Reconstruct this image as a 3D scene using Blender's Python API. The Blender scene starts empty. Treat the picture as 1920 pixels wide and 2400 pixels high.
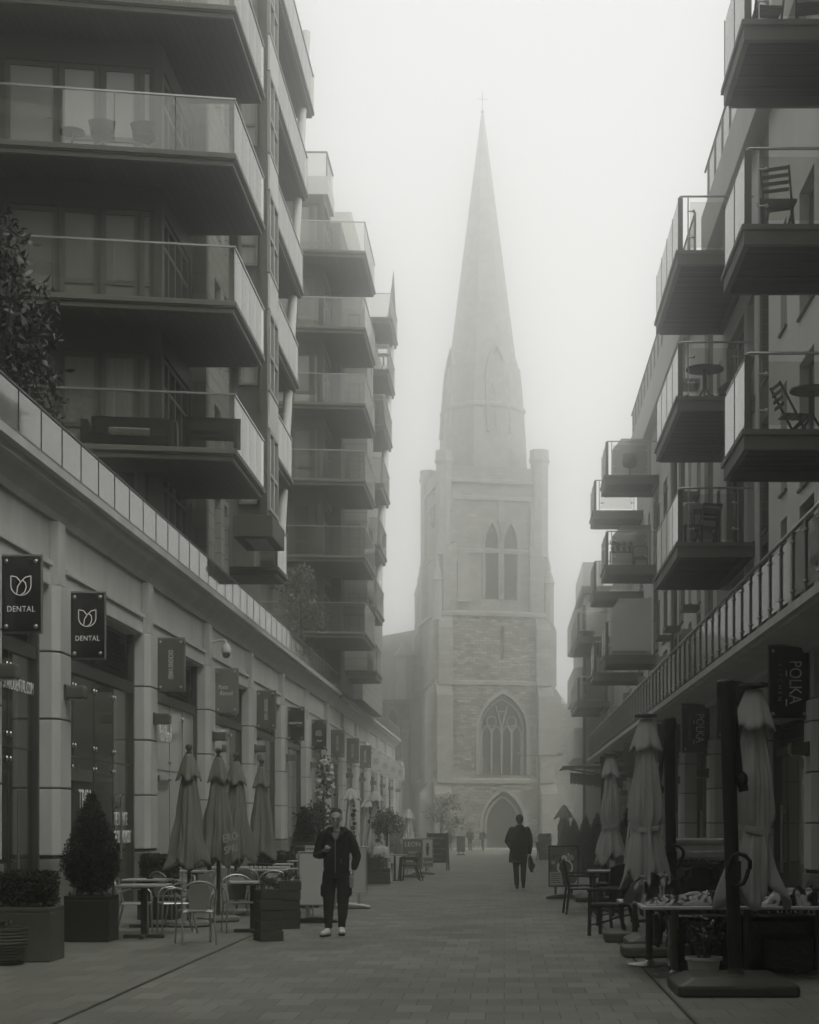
import bpy, bmesh, math, random
import numpy as np
from mathutils import Vector, Matrix
random.seed(7); RNG = np.random.default_rng(7)
C = bpy.context.scene.collection
SC = bpy.context.scene
R = math.radians
# ------------------------------------------------------------------ camera, sky, sun, exposure
K = 3900.0                                    # focal length in photo pixels; vanishing point of the street at (1182, 1928)
cam = bpy.data.cameras.new("camera"); co = bpy.data.objects.new("camera", cam); C.objects.link(co)
co.location = (0, 0, 1.6); co.rotation_euler = (R(90), 0, 0)
cam.sensor_fit = 'HORIZONTAL'; cam.sensor_width = 36; cam.lens = 36*K/1920
cam.shift_x = -(1182-960)/1920; cam.shift_y = (1928-1200)/1920
cam.clip_start = .1; cam.clip_end = 3000
SC.camera = co
W = bpy.data.worlds.new("World"); SC.world = W; W.use_nodes = True
nt = W.node_tree; nt.nodes.clear()
sky = nt.nodes.new('ShaderNodeTexSky'); sky.sky_type = 'NISHITA'; sky.sun_disc = False
SUN_EL, SUN_AZ = R(48), R(135)
sky.sun_elevation = SUN_EL; sky.sun_rotation = SUN_AZ; sky.dust_density = 6; sky.air_density = 1.5
bw = nt.nodes.new('ShaderNodeRGBToBW'); mixc = nt.nodes.new('ShaderNodeMix'); mixc.data_type = 'RGBA'
mixc.inputs[0].default_value = .85            # an even overcast layer veils most of the clear-sky gradient
mixc.inputs[7].default_value = (9.2, 9.25, 9.1, 1)
bg = nt.nodes.new('ShaderNodeBackground'); bg.inputs[1].default_value = .1
ow = nt.nodes.new('ShaderNodeOutputWorld')
L = nt.links.new
L(sky.outputs[0], bw.inputs[0]); L(bw.outputs[0], mixc.inputs[6]); L(mixc.outputs[2], bg.inputs[0]); L(bg.outputs[0], ow.inputs[0])
sd = bpy.data.lights.new("sun", 'SUN'); so = bpy.data.objects.new("sun", sd); C.objects.link(so)
sd.energy = 1.5; sd.angle = R(40); sd.color = (1, .98, .94)
so.rotation_euler = (R(90)-SUN_EL, 0, R(180)-SUN_AZ); so.location = (0, 0, 90)
vs = SC.view_settings; vs.view_transform = 'Standard'; vs.look = 'None'; vs.exposure = .17; vs.gamma = 1; vs.use_curve_mapping = False
cy = SC.cycles; cy.use_denoising = True
try: cy.denoiser = 'OPENIMAGEDENOISE'
except Exception: pass
cy.max_bounces = 6; cy.diffuse_bounces = 3; cy.glossy_bounces = 3; cy.transmission_bounces = 3; cy.volume_bounces = 5; cy.transparent_max_bounces = 20
cy.caustics_reflective = False; cy.caustics_refractive = False; cy.sample_clamp_indirect = 4

# ------------------------------------------------------------------ materials
def tint(g): # black-and-white print with a faint olive tone in the darks
    t = max(0, min(1, (.35-g)/.35)); return (g, g*1.01, g*(.96-.2*t), 1)
MATS = {}
def mat(name, g, rough=.7, var=.18, scale=3.0, bump=0.0, bscale=60, metal=0.0, spec=.3, island=0.0, stretch=None):
    if name in MATS: return MATS[name]
    m = bpy.data.materials.new(name); m.use_nodes = True; MATS[name] = m
    n = m.node_tree.nodes; l = m.node_tree.links.new; p = n['Principled BSDF']
    p.inputs['Roughness'].default_value = rough; p.inputs['Metallic'].default_value = metal; p.inputs['Specular IOR Level'].default_value = spec
    tc = n.new('ShaderNodeTexCoord'); src = tc.outputs['Object']
    if stretch:
        mp = n.new('ShaderNodeMapping'); mp.inputs['Scale'].default_value = stretch; l(src, mp.inputs[0]); src = mp.outputs[0]
    nz = n.new('ShaderNodeTexNoise'); nz.inputs['Scale'].default_value = scale; nz.inputs['Detail'].default_value = 6; nz.inputs['Roughness'].default_value = .65
    l(src, nz.inputs['Vector'])
    mr = n.new('ShaderNodeMapRange'); mr.inputs[1].default_value = .25; mr.inputs[2].default_value = .75
    mr.inputs[3].default_value = 1-var; mr.inputs[4].default_value = 1+var; l(nz.outputs[0], mr.inputs[0])
    f = mr.outputs[0]
    if island:
        gi = n.new('ShaderNodeNewGeometry'); m2 = n.new('ShaderNodeMapRange'); m2.inputs[3].default_value = 1-island; m2.inputs[4].default_value = 1+island
        l(gi.outputs['Random Per Island'], m2.inputs[0]); mm = n.new('ShaderNodeMath'); mm.operation = 'MULTIPLY'; l(f, mm.inputs[0]); l(m2.outputs[0], mm.inputs[1]); f = mm.outputs[0]
    mx = n.new('ShaderNodeVectorMath'); mx.operation = 'SCALE'; mx.inputs[0].default_value = tint(g)[:3]; l(f, mx.inputs['Scale'])
    l(mx.outputs[0], p.inputs['Base Color'])
    if bump:
        n2 = n.new('ShaderNodeTexNoise'); n2.inputs['Scale'].default_value = bscale; n2.inputs['Detail'].default_value = 4; l(src, n2.inputs['Vector'])
        bp = n.new('ShaderNodeBump'); bp.inputs['Strength'].default_value = bump; bp.inputs['Distance'].default_value = .02; l(n2.outputs[0], bp.inputs['Height']); l(bp.outputs[0], p.inputs['Normal'])
    return m
def brickmat(name, g1, g2, gm, bw_, rh, axis='xy', mortar=.012, rough=.75, distort=0.0, bump=.4, var=.2, offset=.5, nscale=1.2, freq=2, squash=1.0, bias=0.0):
    if name in MATS: return MATS[name]
    m = bpy.data.materials.new(name); m.use_nodes = True; MATS[name] = m
    n = m.node_tree.nodes; l = m.node_tree.links.new; p = n['Principled BSDF']
    p.inputs['Roughness'].default_value = rough; p.inputs['Specular IOR Level'].default_value = .3
    tc = n.new('ShaderNodeTexCoord'); sx = n.new('ShaderNodeSeparateXYZ'); cx = n.new('ShaderNodeCombineXYZ'); l(tc.outputs['Object'], sx.inputs[0])
    a, b = {'xy': (0, 1), 'xz': (0, 2), 'yz': (1, 2), 'yx': (1, 0)}.get(axis, (0, 2))
    if axis == 'wz':   # both horizontal directions at once, for walls that turn corners
        ad = n.new('ShaderNodeMath'); ad.operation = 'ADD'; l(sx.outputs[0], ad.inputs[0]); l(sx.outputs[1], ad.inputs[1]); l(ad.outputs[0], cx.inputs[0])
    else: l(sx.outputs[a], cx.inputs[0])
    l(sx.outputs[b], cx.inputs[1]); vec = cx.outputs[0]
    if distort:
        nd = n.new('ShaderNodeTexNoise'); nd.inputs['Scale'].default_value = 1.6; nd.inputs['Detail'].default_value = 3; l(tc.outputs['Object'], nd.inputs['Vector'])
        sb = n.new('ShaderNodeVectorMath'); sb.operation = 'SUBTRACT'; sb.inputs[1].default_value = (.5, .5, .5); l(nd.outputs['Color'], sb.inputs[0])
        sc = n.new('ShaderNodeVectorMath'); sc.operation = 'SCALE'; sc.inputs['Scale'].default_value = distort; l(sb.outputs[0], sc.inputs[0])
        av = n.new('ShaderNodeVectorMath'); l(vec, av.inputs[0]); l(sc.outputs[0], av.inputs[1]); vec = av.outputs[0]
    bt = n.new('ShaderNodeTexBrick'); l(vec, bt.inputs['Vector']); bt.offset = offset; bt.offset_frequency = freq; bt.squash = squash
    bt.inputs['Color1'].default_value = tint(g1); bt.inputs['Color2'].default_value = tint(g2); bt.inputs['Mortar'].default_value = tint(gm)
    bt.inputs['Scale'].default_value = 1; bt.inputs['Mortar Size'].default_value = mortar; bt.inputs['Brick Width'].default_value = bw_; bt.inputs['Row Height'].default_value = rh; bt.inputs['Bias'].default_value = bias
    nz = n.new('ShaderNodeTexNoise'); nz.inputs['Scale'].default_value = nscale; nz.inputs['Detail'].default_value = 7; nz.inputs['Roughness'].default_value = .7; l(tc.outputs['Object'], nz.inputs['Vector'])
    mr = n.new('ShaderNodeMapRange'); mr.inputs[1].default_value = .25; mr.inputs[2].default_value = .75; mr.inputs[3].default_value = 1-var; mr.inputs[4].default_value = 1+var; l(nz.outputs[0], mr.inputs[0])
    mx = n.new('ShaderNodeVectorMath'); mx.operation = 'SCALE'; l(bt.outputs['Color'], mx.inputs[0]); l(mr.outputs[0], mx.inputs['Scale']); l(mx.outputs[0], p.inputs['Base Color'])
    if bump:
        bp = n.new('ShaderNodeBump'); bp.inputs['Strength'].default_value = bump; bp.inputs['Distance'].default_value = .02; bp.invert = True
        l(bt.outputs['Fac'], bp.inputs['Height']); l(bp.outputs[0], p.inputs['Normal'])
    return m
def glassmat(name, g=.75, blend=.35, rough=.02, opac=0.0, wob=0.0):
    if name in MATS: return MATS[name]
    m = bpy.data.materials.new(name); m.use_nodes = True; MATS[name] = m
    n = m.node_tree.nodes; l = m.node_tree.links.new; n.remove(n['Principled BSDF']); out = n['Material Output']
    tr = n.new('ShaderNodeBsdfTransparent'); tr.inputs[0].default_value = (g, g*1.005, g*.98, 1)
    gl = n.new('ShaderNodeBsdfGlossy'); gl.inputs['Roughness'].default_value = rough; gl.inputs[0].default_value = (.92, .93, .9, 1)
    lw = n.new('ShaderNodeLayerWeight'); lw.inputs[0].default_value = blend
    mx = n.new('ShaderNodeMixShader'); l(lw.outputs['Fresnel'], mx.inputs[0])
    base = tr.outputs[0]
    if opac:
        df = n.new('ShaderNodeBsdfDiffuse'); df.inputs[0].default_value = (.6, .61, .58, 1); m0 = n.new('ShaderNodeMixShader'); m0.inputs[0].default_value = opac
        l(tr.outputs[0], m0.inputs[1]); l(df.outputs[0], m0.inputs[2]); base = m0.outputs[0]
    l(base, mx.inputs[1]); l(gl.outputs[0], mx.inputs[2]); l(mx.outputs[0], out.inputs[0])
    if wob:
        tc = n.new('ShaderNodeTexCoord'); nz = n.new('ShaderNodeTexNoise'); nz.inputs['Scale'].default_value = 1.3; nz.inputs['Detail'].default_value = 1; l(tc.outputs['Object'], nz.inputs['Vector'])
        bp = n.new('ShaderNodeBump'); bp.inputs['Strength'].default_value = wob; bp.inputs['Distance'].default_value = .05; l(nz.outputs[0], bp.inputs['Height']); l(bp.outputs[0], gl.inputs['Normal'])
    return m
def M(n): return MATS[n]
paving = brickmat('paving', .165, .24, .11, .31, .52, 'xy', .006, .75, 0, .35, .28, nscale=.35, bias=-.15)
paving2 = brickmat('side_paving', .15, .20, .09, .42, .62, 'xy', .007, .75, 0, .5, .22, nscale=.35)
limestone = mat('limestone', .48, .8, .2, 1.3, .12, 40, 0, .3, 0, (1,1,.3)); mat('limestone_dark', .26, .85, .2, 1.5, .2, 60)
mat('granite', .19, .6, .3, 30, .2, 90); mat('joint', .045, .9, .1); mat('render_wall', .56, .85, .1, .6, .08, 60)
mat('soffit_render', .30, .9, .12, .8)
mat('dark_metal', .06, .45, .15, 3, 0, 40, .3); mat('black_metal', .022, .5, .2, 3, 0, 40, .3, .4); mat('mid_metal', .12, .45, .12, 2, 0, 40, .3)
mat('grey_panel', .075, .55, .1, 1.0); mat('steel', .45, .3, .1, 6, 0, 40, .9); mat('alu', .42, .38, .12, 8, 0, 40, .75)
mat('fascia', .105, .55, .12, 1.5); mat('fascia_dark', .07, .6, .12, 1.5)
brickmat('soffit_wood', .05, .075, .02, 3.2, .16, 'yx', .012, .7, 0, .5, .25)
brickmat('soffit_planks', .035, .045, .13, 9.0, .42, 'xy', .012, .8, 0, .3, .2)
brickmat('cladding', .27, .30, .07, 1.5, .36, 'yz', .014, .7, 0, .5, .08)
brickmat('dark_cladding', .10, .125, .03, .9, .42, 'xz', .012, .7, 0, .5, .1)
brickmat('dark_brick', .075, .125, .05, .225, .075, 'wz', .01, .85, 0, .5, .15)
mat('window_frame', .13, .5, .08); mat('light_frame', .30, .5, .08)
mat('pane_dark', .028, .06, .3, .7, .03, 1.5, 0, .6); mat('pane_mid', .075, .07, .25, .7, .03, 1.5, 0, .6); mat('pane_blind', .24, .25, .08, .5, 0, 40, 0, .5)
mat('pane_pale', .42, .15, .12, .5, 0, 40, 0, .5); mat('pane_curtain', .26, .2, .35, 9, 0, 40, 0, .5, 0, (1, 1, .05))
glassmat('balustrade_glass', .90, .46); glassmat('rail_glass', .42, .10); glassmat('terrace_glass', .80, .55, .03, .06, .03); glassmat('frosted_glass', .7, .3, .25, .55); glassmat('clear_glass', .88, .3)
brickmat('rubble', .13, .36, .15, .62, .24, 'wz', .03, .9, .30, 1.0, .5, nscale=1.3); brickmat('ashlar', .23, .32, .15, .8, .35, 'wz', .012, .85, .03, .5, .25)
mat('church_stone', .30, .9, .35, 1.5, .3, 20); mat('slate', .20, .7, .2, 2); mat('church_glass', .04, .3, .3, 2); mat('church_door', .06, .7, .2, 3)
mat('umbrella_brown', .175, .9, .12, 2.5, .15, 220); mat('umbrella_taupe', .42, .9, .12, 2.2, .15, 220); mat('umbrella_white', .48, .9, .1, 3, .1, 200); mat('umbrella_dark', .09, .9, .1, 3)
mat('hedge_leaf', .030, .6, .3, 4, 0, 40, 0, .3, .6); mat('conifer_leaf', .026, .65, .3, 4, 0, 40, 0, .3, .6); mat('magnolia_leaf', .022, .35, .25, 4, 0, 40, 0, .5, .6); mat('olive_leaf', .085, .6, .3, 4, 0, 40, 0, .3, .5)
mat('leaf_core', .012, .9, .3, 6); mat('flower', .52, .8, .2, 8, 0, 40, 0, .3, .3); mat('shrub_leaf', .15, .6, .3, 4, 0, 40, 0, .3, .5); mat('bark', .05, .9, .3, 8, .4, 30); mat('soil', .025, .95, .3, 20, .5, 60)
mat('planter_grey', .095, .6, .25, 2.5, .05, 50); mat('planter_black', .020, .45, .2, 2, 0, 40, 0, .4); mat('glazed_pot', .085, .3, .3, 5, .1, 30, 0, .6); mat('plastic_pot', .55, .55, .1, 3); mat('crate_wood', .075, .85, .35, 6, .4, 30, 0, .2, .25, (1, 1, 6))
mat('sign_black', .006, .2, .1, 2, 0, 40, 0, .5); mat('sign_grey', .085, .4, .08, 2); mat('sign_taupe', .17, .4, .08, 2); mat('sign_white', .52, .5, .06, 2); mat('acrylic', .20, .3, .1, 2)
mat('lettering_light', .85, .5, .05); mat('lettering_grey', .45, .5, .05); mat('lettering_dark', .05, .5, .05); mat('board_grey', .6, .35, .06, 1); mat('board_pale', .50, .35, .06, 1); mat('chalkboard', .018, .6, .3, 5)
mat('cctv_white', .55, .35, .05); mat('black_dome', .008, .1, .05, 3, 0, 40, 0, .6); mat('lamp_box', .085, .5, .1)
mat('rattan', .028, .6, .4, 60, .6, 120); mat('black_plastic_chair', .018, .5, .1); mat('table_top', .34, .45, .15, 5); mat('table_white', .46, .4, .08, 4)
mat('bin_bag', .014, .14, .3, 3, .5, 14, 0, .6); mat('cling_film', .26, .2, .4, 5, .8, 9, 0, .6); mat('cast_iron', .03, .6, .2, 10)
mat('skin', .40, .55, .08, 8, 0, 40, 0, .35); mat('hair', .02, .7, .3, 60); mat('black_cloth', .010, .9, .2, 12, .25, 60); mat('black_trousers', .008, .9, .2, 12, .25, 60); mat('tshirt', .20, .9, .1); mat('trainer', .78, .6, .06); mat('rubber', .015, .7, .1); mat('wool_coat', .009, .95, .15, 20, .2, 120)
mat('bottle_plastic', .3, .12, .3, 20, .3, 30, 0, .6); mat('phone', .02, .2, .05); mat('poster', .16, .35, .75, 9); mat('poster_dark', .03, .4, .2)
mat('far_wall', .55, .8, .08); mat('far_glass', .3, .2, .1, 1); mat('lamp_post', .14, .5, .1); mat('drain', .03, .8, .2)

# ------------------------------------------------------------------ mesh builder
ORG = {}
def org(p): return ORG.get(p.name, Vector((0, 0, 0))) if p else Vector((0, 0, 0))
class MB:
    def __init__(s): s.v = []; s.f = []
    def add(s, vs, fs):
        o = len(s.v); s.v += [tuple(v) for v in vs]; s.f += [tuple(i+o for i in f) for f in fs]; return s
    def box(s, x0, x1, y0, y1, z0, z1):
        if x0 > x1: x0, x1 = x1, x0
        if y0 > y1: y0, y1 = y1, y0
        return s.add([(x0,y0,z0),(x1,y0,z0),(x1,y1,z0),(x0,y1,z0),(x0,y0,z1),(x1,y0,z1),(x1,y1,z1),(x0,y1,z1)],
                     [(0,3,2,1),(4,5,6,7),(0,1,5,4),(1,2,6,5),(2,3,7,6),(3,0,4,7)])
    def prism(s, poly, z0, z1, zt=None):
        n = len(poly); vs = [(x,y,z0) for x,y in poly]+[(x,y,z1) for x,y in poly]
        return s.add(vs, [tuple(range(n))[::-1], tuple(range(n,2*n))]+[(i,(i+1)%n,n+(i+1)%n,n+i) for i in range(n)])
    def ext(s, poly, vec):                    # extrude a 3-D polygon along vec
        n = len(poly); v = Vector(vec); vs = [Vector(p) for p in poly]; vs = vs+[p+v for p in vs]
        return s.add(vs, [tuple(range(n))[::-1], tuple(range(n,2*n))]+[(i,(i+1)%n,n+(i+1)%n,n+i) for i in range(n)])
    def bar(s, p, q, w, h=None, up=(0,0,1)):
        p, q = Vector(p), Vector(q); d = (q-p); h = h or w
        if d.length < 1e-6: return s
        d.normalize(); u = Vector(up)
        if abs(d.dot(u)) > .98: u = Vector((0,1,0))
        a = d.cross(u).normalized()*w/2; b = a.cross(d).normalized()*h/2
        vs = [p-a-b,p+a-b,p+a+b,p-a+b,q-a-b,q+a-b,q+a+b,q-a+b]
        return s.add(vs, [(0,1,2,3),(7,6,5,4),(0,4,5,1),(1,5,6,2),(2,6,7,3),(3,7,4,0)])
    def tube(s, pts, r, n=8, rb=None):        # r (and rb for an oval) may be lists
        pts = [Vector(p) for p in pts]; m = len(pts); rs = r if isinstance(r,(list,tuple)) else [r]*m; rbs = rb if isinstance(rb,(list,tuple)) else ([rb]*m if rb else rs)
        o = len(s.v); side = None
        for i,p in enumerate(pts):
            d = (pts[min(i+1,m-1)]-pts[max(i-1,0)]).normalized()
            if side is None:
                ref = Vector((1,0,0)) if abs(d.x) < .9 else Vector((0,1,0)); side = (ref-d*ref.dot(d)).normalized()
            else: side = (side-d*side.dot(d)).normalized()
            oth = d.cross(side)
            for k in range(n):
                a = 2*math.pi*k/n; s.v.append(tuple(p+side*math.cos(a)*rs[i]+oth*math.sin(a)*rbs[i]))
        for i in range(m-1):
            for k in range(n): s.f.append((o+i*n+k,o+i*n+(k+1)%n,o+(i+1)*n+(k+1)%n,o+(i+1)*n+k))
        s.f.append(tuple(o+k for k in range(n))[::-1]); s.f.append(tuple(o+(m-1)*n+k for k in range(n))); return s
    def ball(s, c, r, n=10, sx=1, sy=1, sz=1):
        m = max(4, n//2+1); prof = [(math.sin(math.pi*i/m)*r, -math.cos(math.pi*i/m)*r) for i in range(m+1)]
        o = len(s.v)
        for rr,z in prof:
            for k in range(n):
                a = 2*math.pi*k/n; s.v.append((c[0]+math.cos(a)*max(rr,1e-4)*sx, c[1]+math.sin(a)*max(rr,1e-4)*sy, c[2]+z*sz))
        for i in range(m):
            for k in range(n): s.f.append((o+i*n+k,o+i*n+(k+1)%n,o+(i+1)*n+(k+1)%n,o+(i+1)*n+k))
        return s
    def lathe(s, prof, c=(0,0,0), n=24, fn=None, caps=True):  # prof [(r,z)]; fn(r,z,angle,i)->(r,z)
        o = len(s.v); m = len(prof)
        for i,(r,z) in enumerate(prof):
            for k in range(n):
                a = 2*math.pi*k/n; rr,zz = fn(r,z,a,i) if fn else (r,z); s.v.append((c[0]+math.cos(a)*rr, c[1]+math.sin(a)*rr, c[2]+zz))
        for i in range(m-1):
            for k in range(n): s.f.append((o+i*n+k,o+i*n+(k+1)%n,o+(i+1)*n+(k+1)%n,o+(i+1)*n+k))
        if caps: s.f.append(tuple(o+k for k in range(n))[::-1]); s.f.append(tuple(o+(m-1)*n+k for k in range(n)))
        return s
    def rot(s, a, c=(0,0), start=0):
        ca, sa = math.cos(a), math.sin(a)
        for i in range(start, len(s.v)):
            x,y,z = s.v[i]; x -= c[0]; y -= c[1]; s.v[i] = (c[0]+x*ca-y*sa, c[1]+x*sa+y*ca, z)
        return s
    def build(s, name, m, parent=None, smooth=False, bevel=0, fix=True):
        if not s.v: return None
        me = bpy.data.meshes.new(name); g = org(parent)
        me.from_pydata([(x-g.x,y-g.y,z-g.z) for x,y,z in s.v], [], s.f)
        if fix:
            bm = bmesh.new(); bm.from_mesh(me); bmesh.ops.recalc_face_normals(bm, faces=bm.faces); bm.to_mesh(me); bm.free()
        if smooth:
            me.polygons.foreach_set('use_smooth', [True]*len(me.polygons))
            if smooth == 2: me.set_sharp_from_angle(angle=R(38))
        me.materials.append(M(m) if isinstance(m,str) else m)
        o = bpy.data.objects.new(name, me); C.objects.link(o)
        if parent: o.parent = parent; ORG[o.name] = g
        if bevel:
            b = o.modifiers.new('bevel','BEVEL'); b.width = bevel; b.segments = 2; b.limit_method = 'ANGLE'; b.angle_limit = R(40)
        return o
def tag(o, label=None, cat=None, group=None, kind=None):
    if label: o['label'] = label
    if cat: o['category'] = cat
    if group: o['group'] = group
    if kind: o['kind'] = kind
    return o
def T(name, label, cat, loc=(0,0,0), rz=0, group=None, world=False):   # an Empty at the thing's base; world=True: parts are written in world coordinates
    o = bpy.data.objects.new(name, None); C.objects.link(o); o.location = loc; o.rotation_euler = (0,0,rz); o.empty_display_size = .2
    tag(o, label, cat, group)
    if world: ORG[o.name] = Vector(loc)
    return o
def kids(o): return [c for c in bpy.data.objects if c.parent == o]
def dup(root, loc, rz=0, label=None, group=None, scale=None):
    r = root.copy(); C.objects.link(r); r.location = loc; r.rotation_euler = (0,0,rz)
    if label: r['label'] = label
    if group: r['group'] = group
    if scale: r.scale = (scale,)*3
    for ch in kids(root):
        c = ch.copy(); C.objects.link(c); c.parent = r
        for gch in kids(ch):
            d = gch.copy(); C.objects.link(d); d.parent = c
    return r
def struct(o): o['kind'] = 'structure'; return o
def gz(y): return 0 if y < 40 else -(y-40)*.0062
def P(px, py, y): return Vector(((px-1182)*y/K, y, 1.6+(1928-py)*y/K))   # where the photo shows a point that stands y metres down the street
def text(s, size, loc, m, parent, name='lettering', rz=0, sx=1.0, vert=False, align='CENTER', spin=0, shear=0, spacing=1.0, rev=None):
    cu = bpy.data.curves.new('t','FONT'); cu.body = s; cu.size = size; cu.align_x = align; cu.align_y = 'CENTER'; cu.extrude = .003; cu.shear = shear; cu.space_character = spacing; cu.resolution_u = 3
    ob = bpy.data.objects.new('t', cu); me = bpy.data.meshes.new_from_object(ob); me.name = name
    me.transform(Matrix.Translation(loc) @ Matrix.Rotation(rz,4,'Z') @ Matrix.Rotation(R(90),4,'X') @ Matrix.Rotation(spin,4,'Z') @ Matrix.Diagonal((sx,1,1,1)))
    me.transform(Matrix.Translation(-org(parent)))
    me.materials.clear(); me.materials.append(M(m))
    o = bpy.data.objects.new(name, me); C.objects.link(o); o.parent = parent; ORG[o.name] = org(parent)
    bpy.data.objects.remove(ob); bpy.data.curves.remove(cu); return o
def leaves(name, pts, size, m, parent, jitter=.5, aspect=.5, up=.3, fold=.15):
    pts = np.asarray(pts, float); n = len(pts); g = org(parent); pts = pts-np.array(g)
    d = RNG.normal(size=(n,3)); d[:,2] += up; d /= np.linalg.norm(d,axis=1)[:,None]
    t = RNG.normal(size=(n,3)); t -= d*(t*d).sum(1)[:,None]; t /= np.linalg.norm(t,axis=1)[:,None]; nn = np.cross(d,t)
    L_ = size*(1+jitter*(RNG.random(n)-.5)*2); w = L_*aspect
    v = np.stack([pts, pts+d*(L_*.5)[:,None]+t*(w*.5)[:,None]+nn*(L_*fold)[:,None], pts+d*L_[:,None], pts+d*(L_*.5)[:,None]-t*(w*.5)[:,None]+nn*(L_*fold)[:,None]],1).reshape(-1,3)
    me = bpy.data.meshes.new(name); me.vertices.add(4*n); me.vertices.foreach_set('co', v.ravel()); me.loops.add(4*n); me.loops.foreach_set('vertex_index', np.arange(4*n)); me.polygons.add(n); me.polygons.foreach_set('loop_start', np.arange(0,4*n,4)); me.update(calc_edges=True)
    me.materials.append(M(m)); o = bpy.data.objects.new(name, me); C.objects.link(o)
    if parent: o.parent = parent; ORG[o.name] = g
    return o
def wall(mb, p, q, z0, z1, th, holes=(), inward=1):      # wall from plan point p to q; holes (u0,u1,z0,z1) in metres along the wall
    p, q = Vector(p), Vector(q); Lw = (q-p).length; d = (q-p)/Lw; nrm = Vector((-d.y,d.x))*inward*th
    us = sorted({0,Lw}|{h[0] for h in holes}|{h[1] for h in holes}); us = [u for u in us if 0 <= u <= Lw]
    for i in range(len(us)-1):
        a, b = us[i], us[i+1]
        if b-a < 1e-4: continue
        cuts = sorted([(h[2],h[3]) for h in holes if h[0] < (a+b)/2 < h[1]]); z = z0; segs = []
        for c0,c1 in cuts:
            if c0 > z: segs.append((z,c0))
            z = max(z,c1)
        if z < z1: segs.append((z,z1))
        pa, pb = p+d*a, p+d*b
        for s0,s1 in segs: mb.prism([tuple(pa),tuple(pb),tuple(pb+nrm),tuple(pa+nrm)], s0, s1)
    return d, Vector((-d.y,d.x))*inward
def window(parent, p, q, z0, z1, inset, pane='pane_dark', frame='window_frame', nx=1, nz=0, fw=.06, name='window', inward=1, depth=.07):
    p, q = Vector(p), Vector(q); d = (q-p).normalized(); Lw = (q-p).length; nr = Vector((-d.y,d.x))*inward
    def pr(mb,u0,u1,a0,a1,i0,i1): mb.prism([tuple(p+d*u0+nr*i0),tuple(p+d*u1+nr*i0),tuple(p+d*u1+nr*i1),tuple(p+d*u0+nr*i1)],a0,a1)
    m = MB(); i0, i1 = inset, inset+depth
    pr(m,0,Lw,z0,z0+fw,i0,i1); pr(m,0,Lw,z1-fw,z1,i0,i1)
    for k in range(nx+1):
        u = fw/2+(Lw-fw)*k/nx; pr(m,u-fw/2,u+fw/2,z0+fw,z1-fw,i0+.002,i1)
    if nz:
        zz = z0+(z1-z0)*nz
        for k in range(nx): pr(m,fw+(Lw-fw)*k/nx,(Lw-fw)*(k+1)/nx,zz-fw/2,zz+fw/2,i0+.004,i1)
    f = m.build(name, frame, parent); g = MB(); pr(g,fw*.5,Lw-fw*.5,z0+fw*.5,z1-fw*.5,inset+depth*.6,inset+depth*.8); g.build('pane', pane, f); return f
# ------------------------------------------------------------------ ground
def strip(name, x0, x1, ys, dz, m):
    b = MB()
    for a, c in zip(ys, ys[1:]): b.add([(x0,a,gz(a)+dz),(x1,a,gz(a)+dz),(x1,c,gz(c)+dz),(x0,c,gz(c)+dz)], [(0,1,2,3)])
    return struct(b.build(name, m, None, fix=False))
YS = [-30,0,20,40,60,80,100,120,150,200,245]
strip('ground', -110, 110, YS, -.008, 'limestone_dark')
strip('pavement', -3.55, 1.50, YS[:8]+[136], 0, paving)
strip('pavement', -9, -3.60, YS[:8]+[136], 0, paving2); strip('pavement', 1.55, 8, YS[:8]+[136], 0, paving2)
strip('drain_channel', -3.59, -3.56, YS[:8], -.004, 'drain'); strip('drain_channel', 1.51, 1.54, YS[:8], -.004, 'drain')
kb = MB()
for i in range(14): kb.box(-16+i*2+.01, -14+i*2-.01, 133.6, 135, gz(134)-.1, gz(134)+.13)
struct(kb.build('kerb', 'limestone', None, bevel=.02))

# ------------------------------------------------------------------ left shop terrace building
LT = T('shop_terrace', 'pale stone shop parade with louvred shopfronts, dome cameras and a frameless glass terrace rail', 'shop building', (-7,60,0), world=True)
LP = [23.3-3.7, 23.3, 27.0] + [27.0+6.72*k for k in range(1,13)]
LEND = 108.4
def pil_mesh(yn, X, s, ytop, joints, mname, parent, zb, d=.85, base=1.07, back=.5):   # near face yn, street face at X, s=+1 street lies towards +x
    c = .11; b = MB(); zz = [zb]+joints+[ytop]
    def ring(e): return [(X-s*back,yn-e),(X-s*c+s*0,yn-e),(X+s*e,yn+c),(X+s*e,yn+d-c),(X-s*c,yn+d+e),(X-s*back,yn+d+e)]
    for a,bb in zip([base]+joints, joints+[ytop]): b.prism(ring(0), a+.014, bb-.014)
    o = b.build('pilaster', mname, parent, bevel=.012)
    j = MB(); j.prism([(x,y) for x,y in [(X-s*back,yn+.03),(X-s*c,yn+.03),(X-s*.03,yn+c+.01),(X-s*.03,yn+d-c-.01),(X-s*c,yn+d-.03),(X-s*back,yn+d-.03)]], zb, ytop-.02); j.build('joint_core','joint',o)
    g = MB(); g.prism(ring(.03), zb, base-.05); g.build('plinth','granite',o,bevel=.015)
    return o
for y in LP: pil_mesh(y-.85, -7.0, 1, 5.35, [2.14,3.23,4.29], 'limestone', LT, gz(y)-.3)
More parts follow.
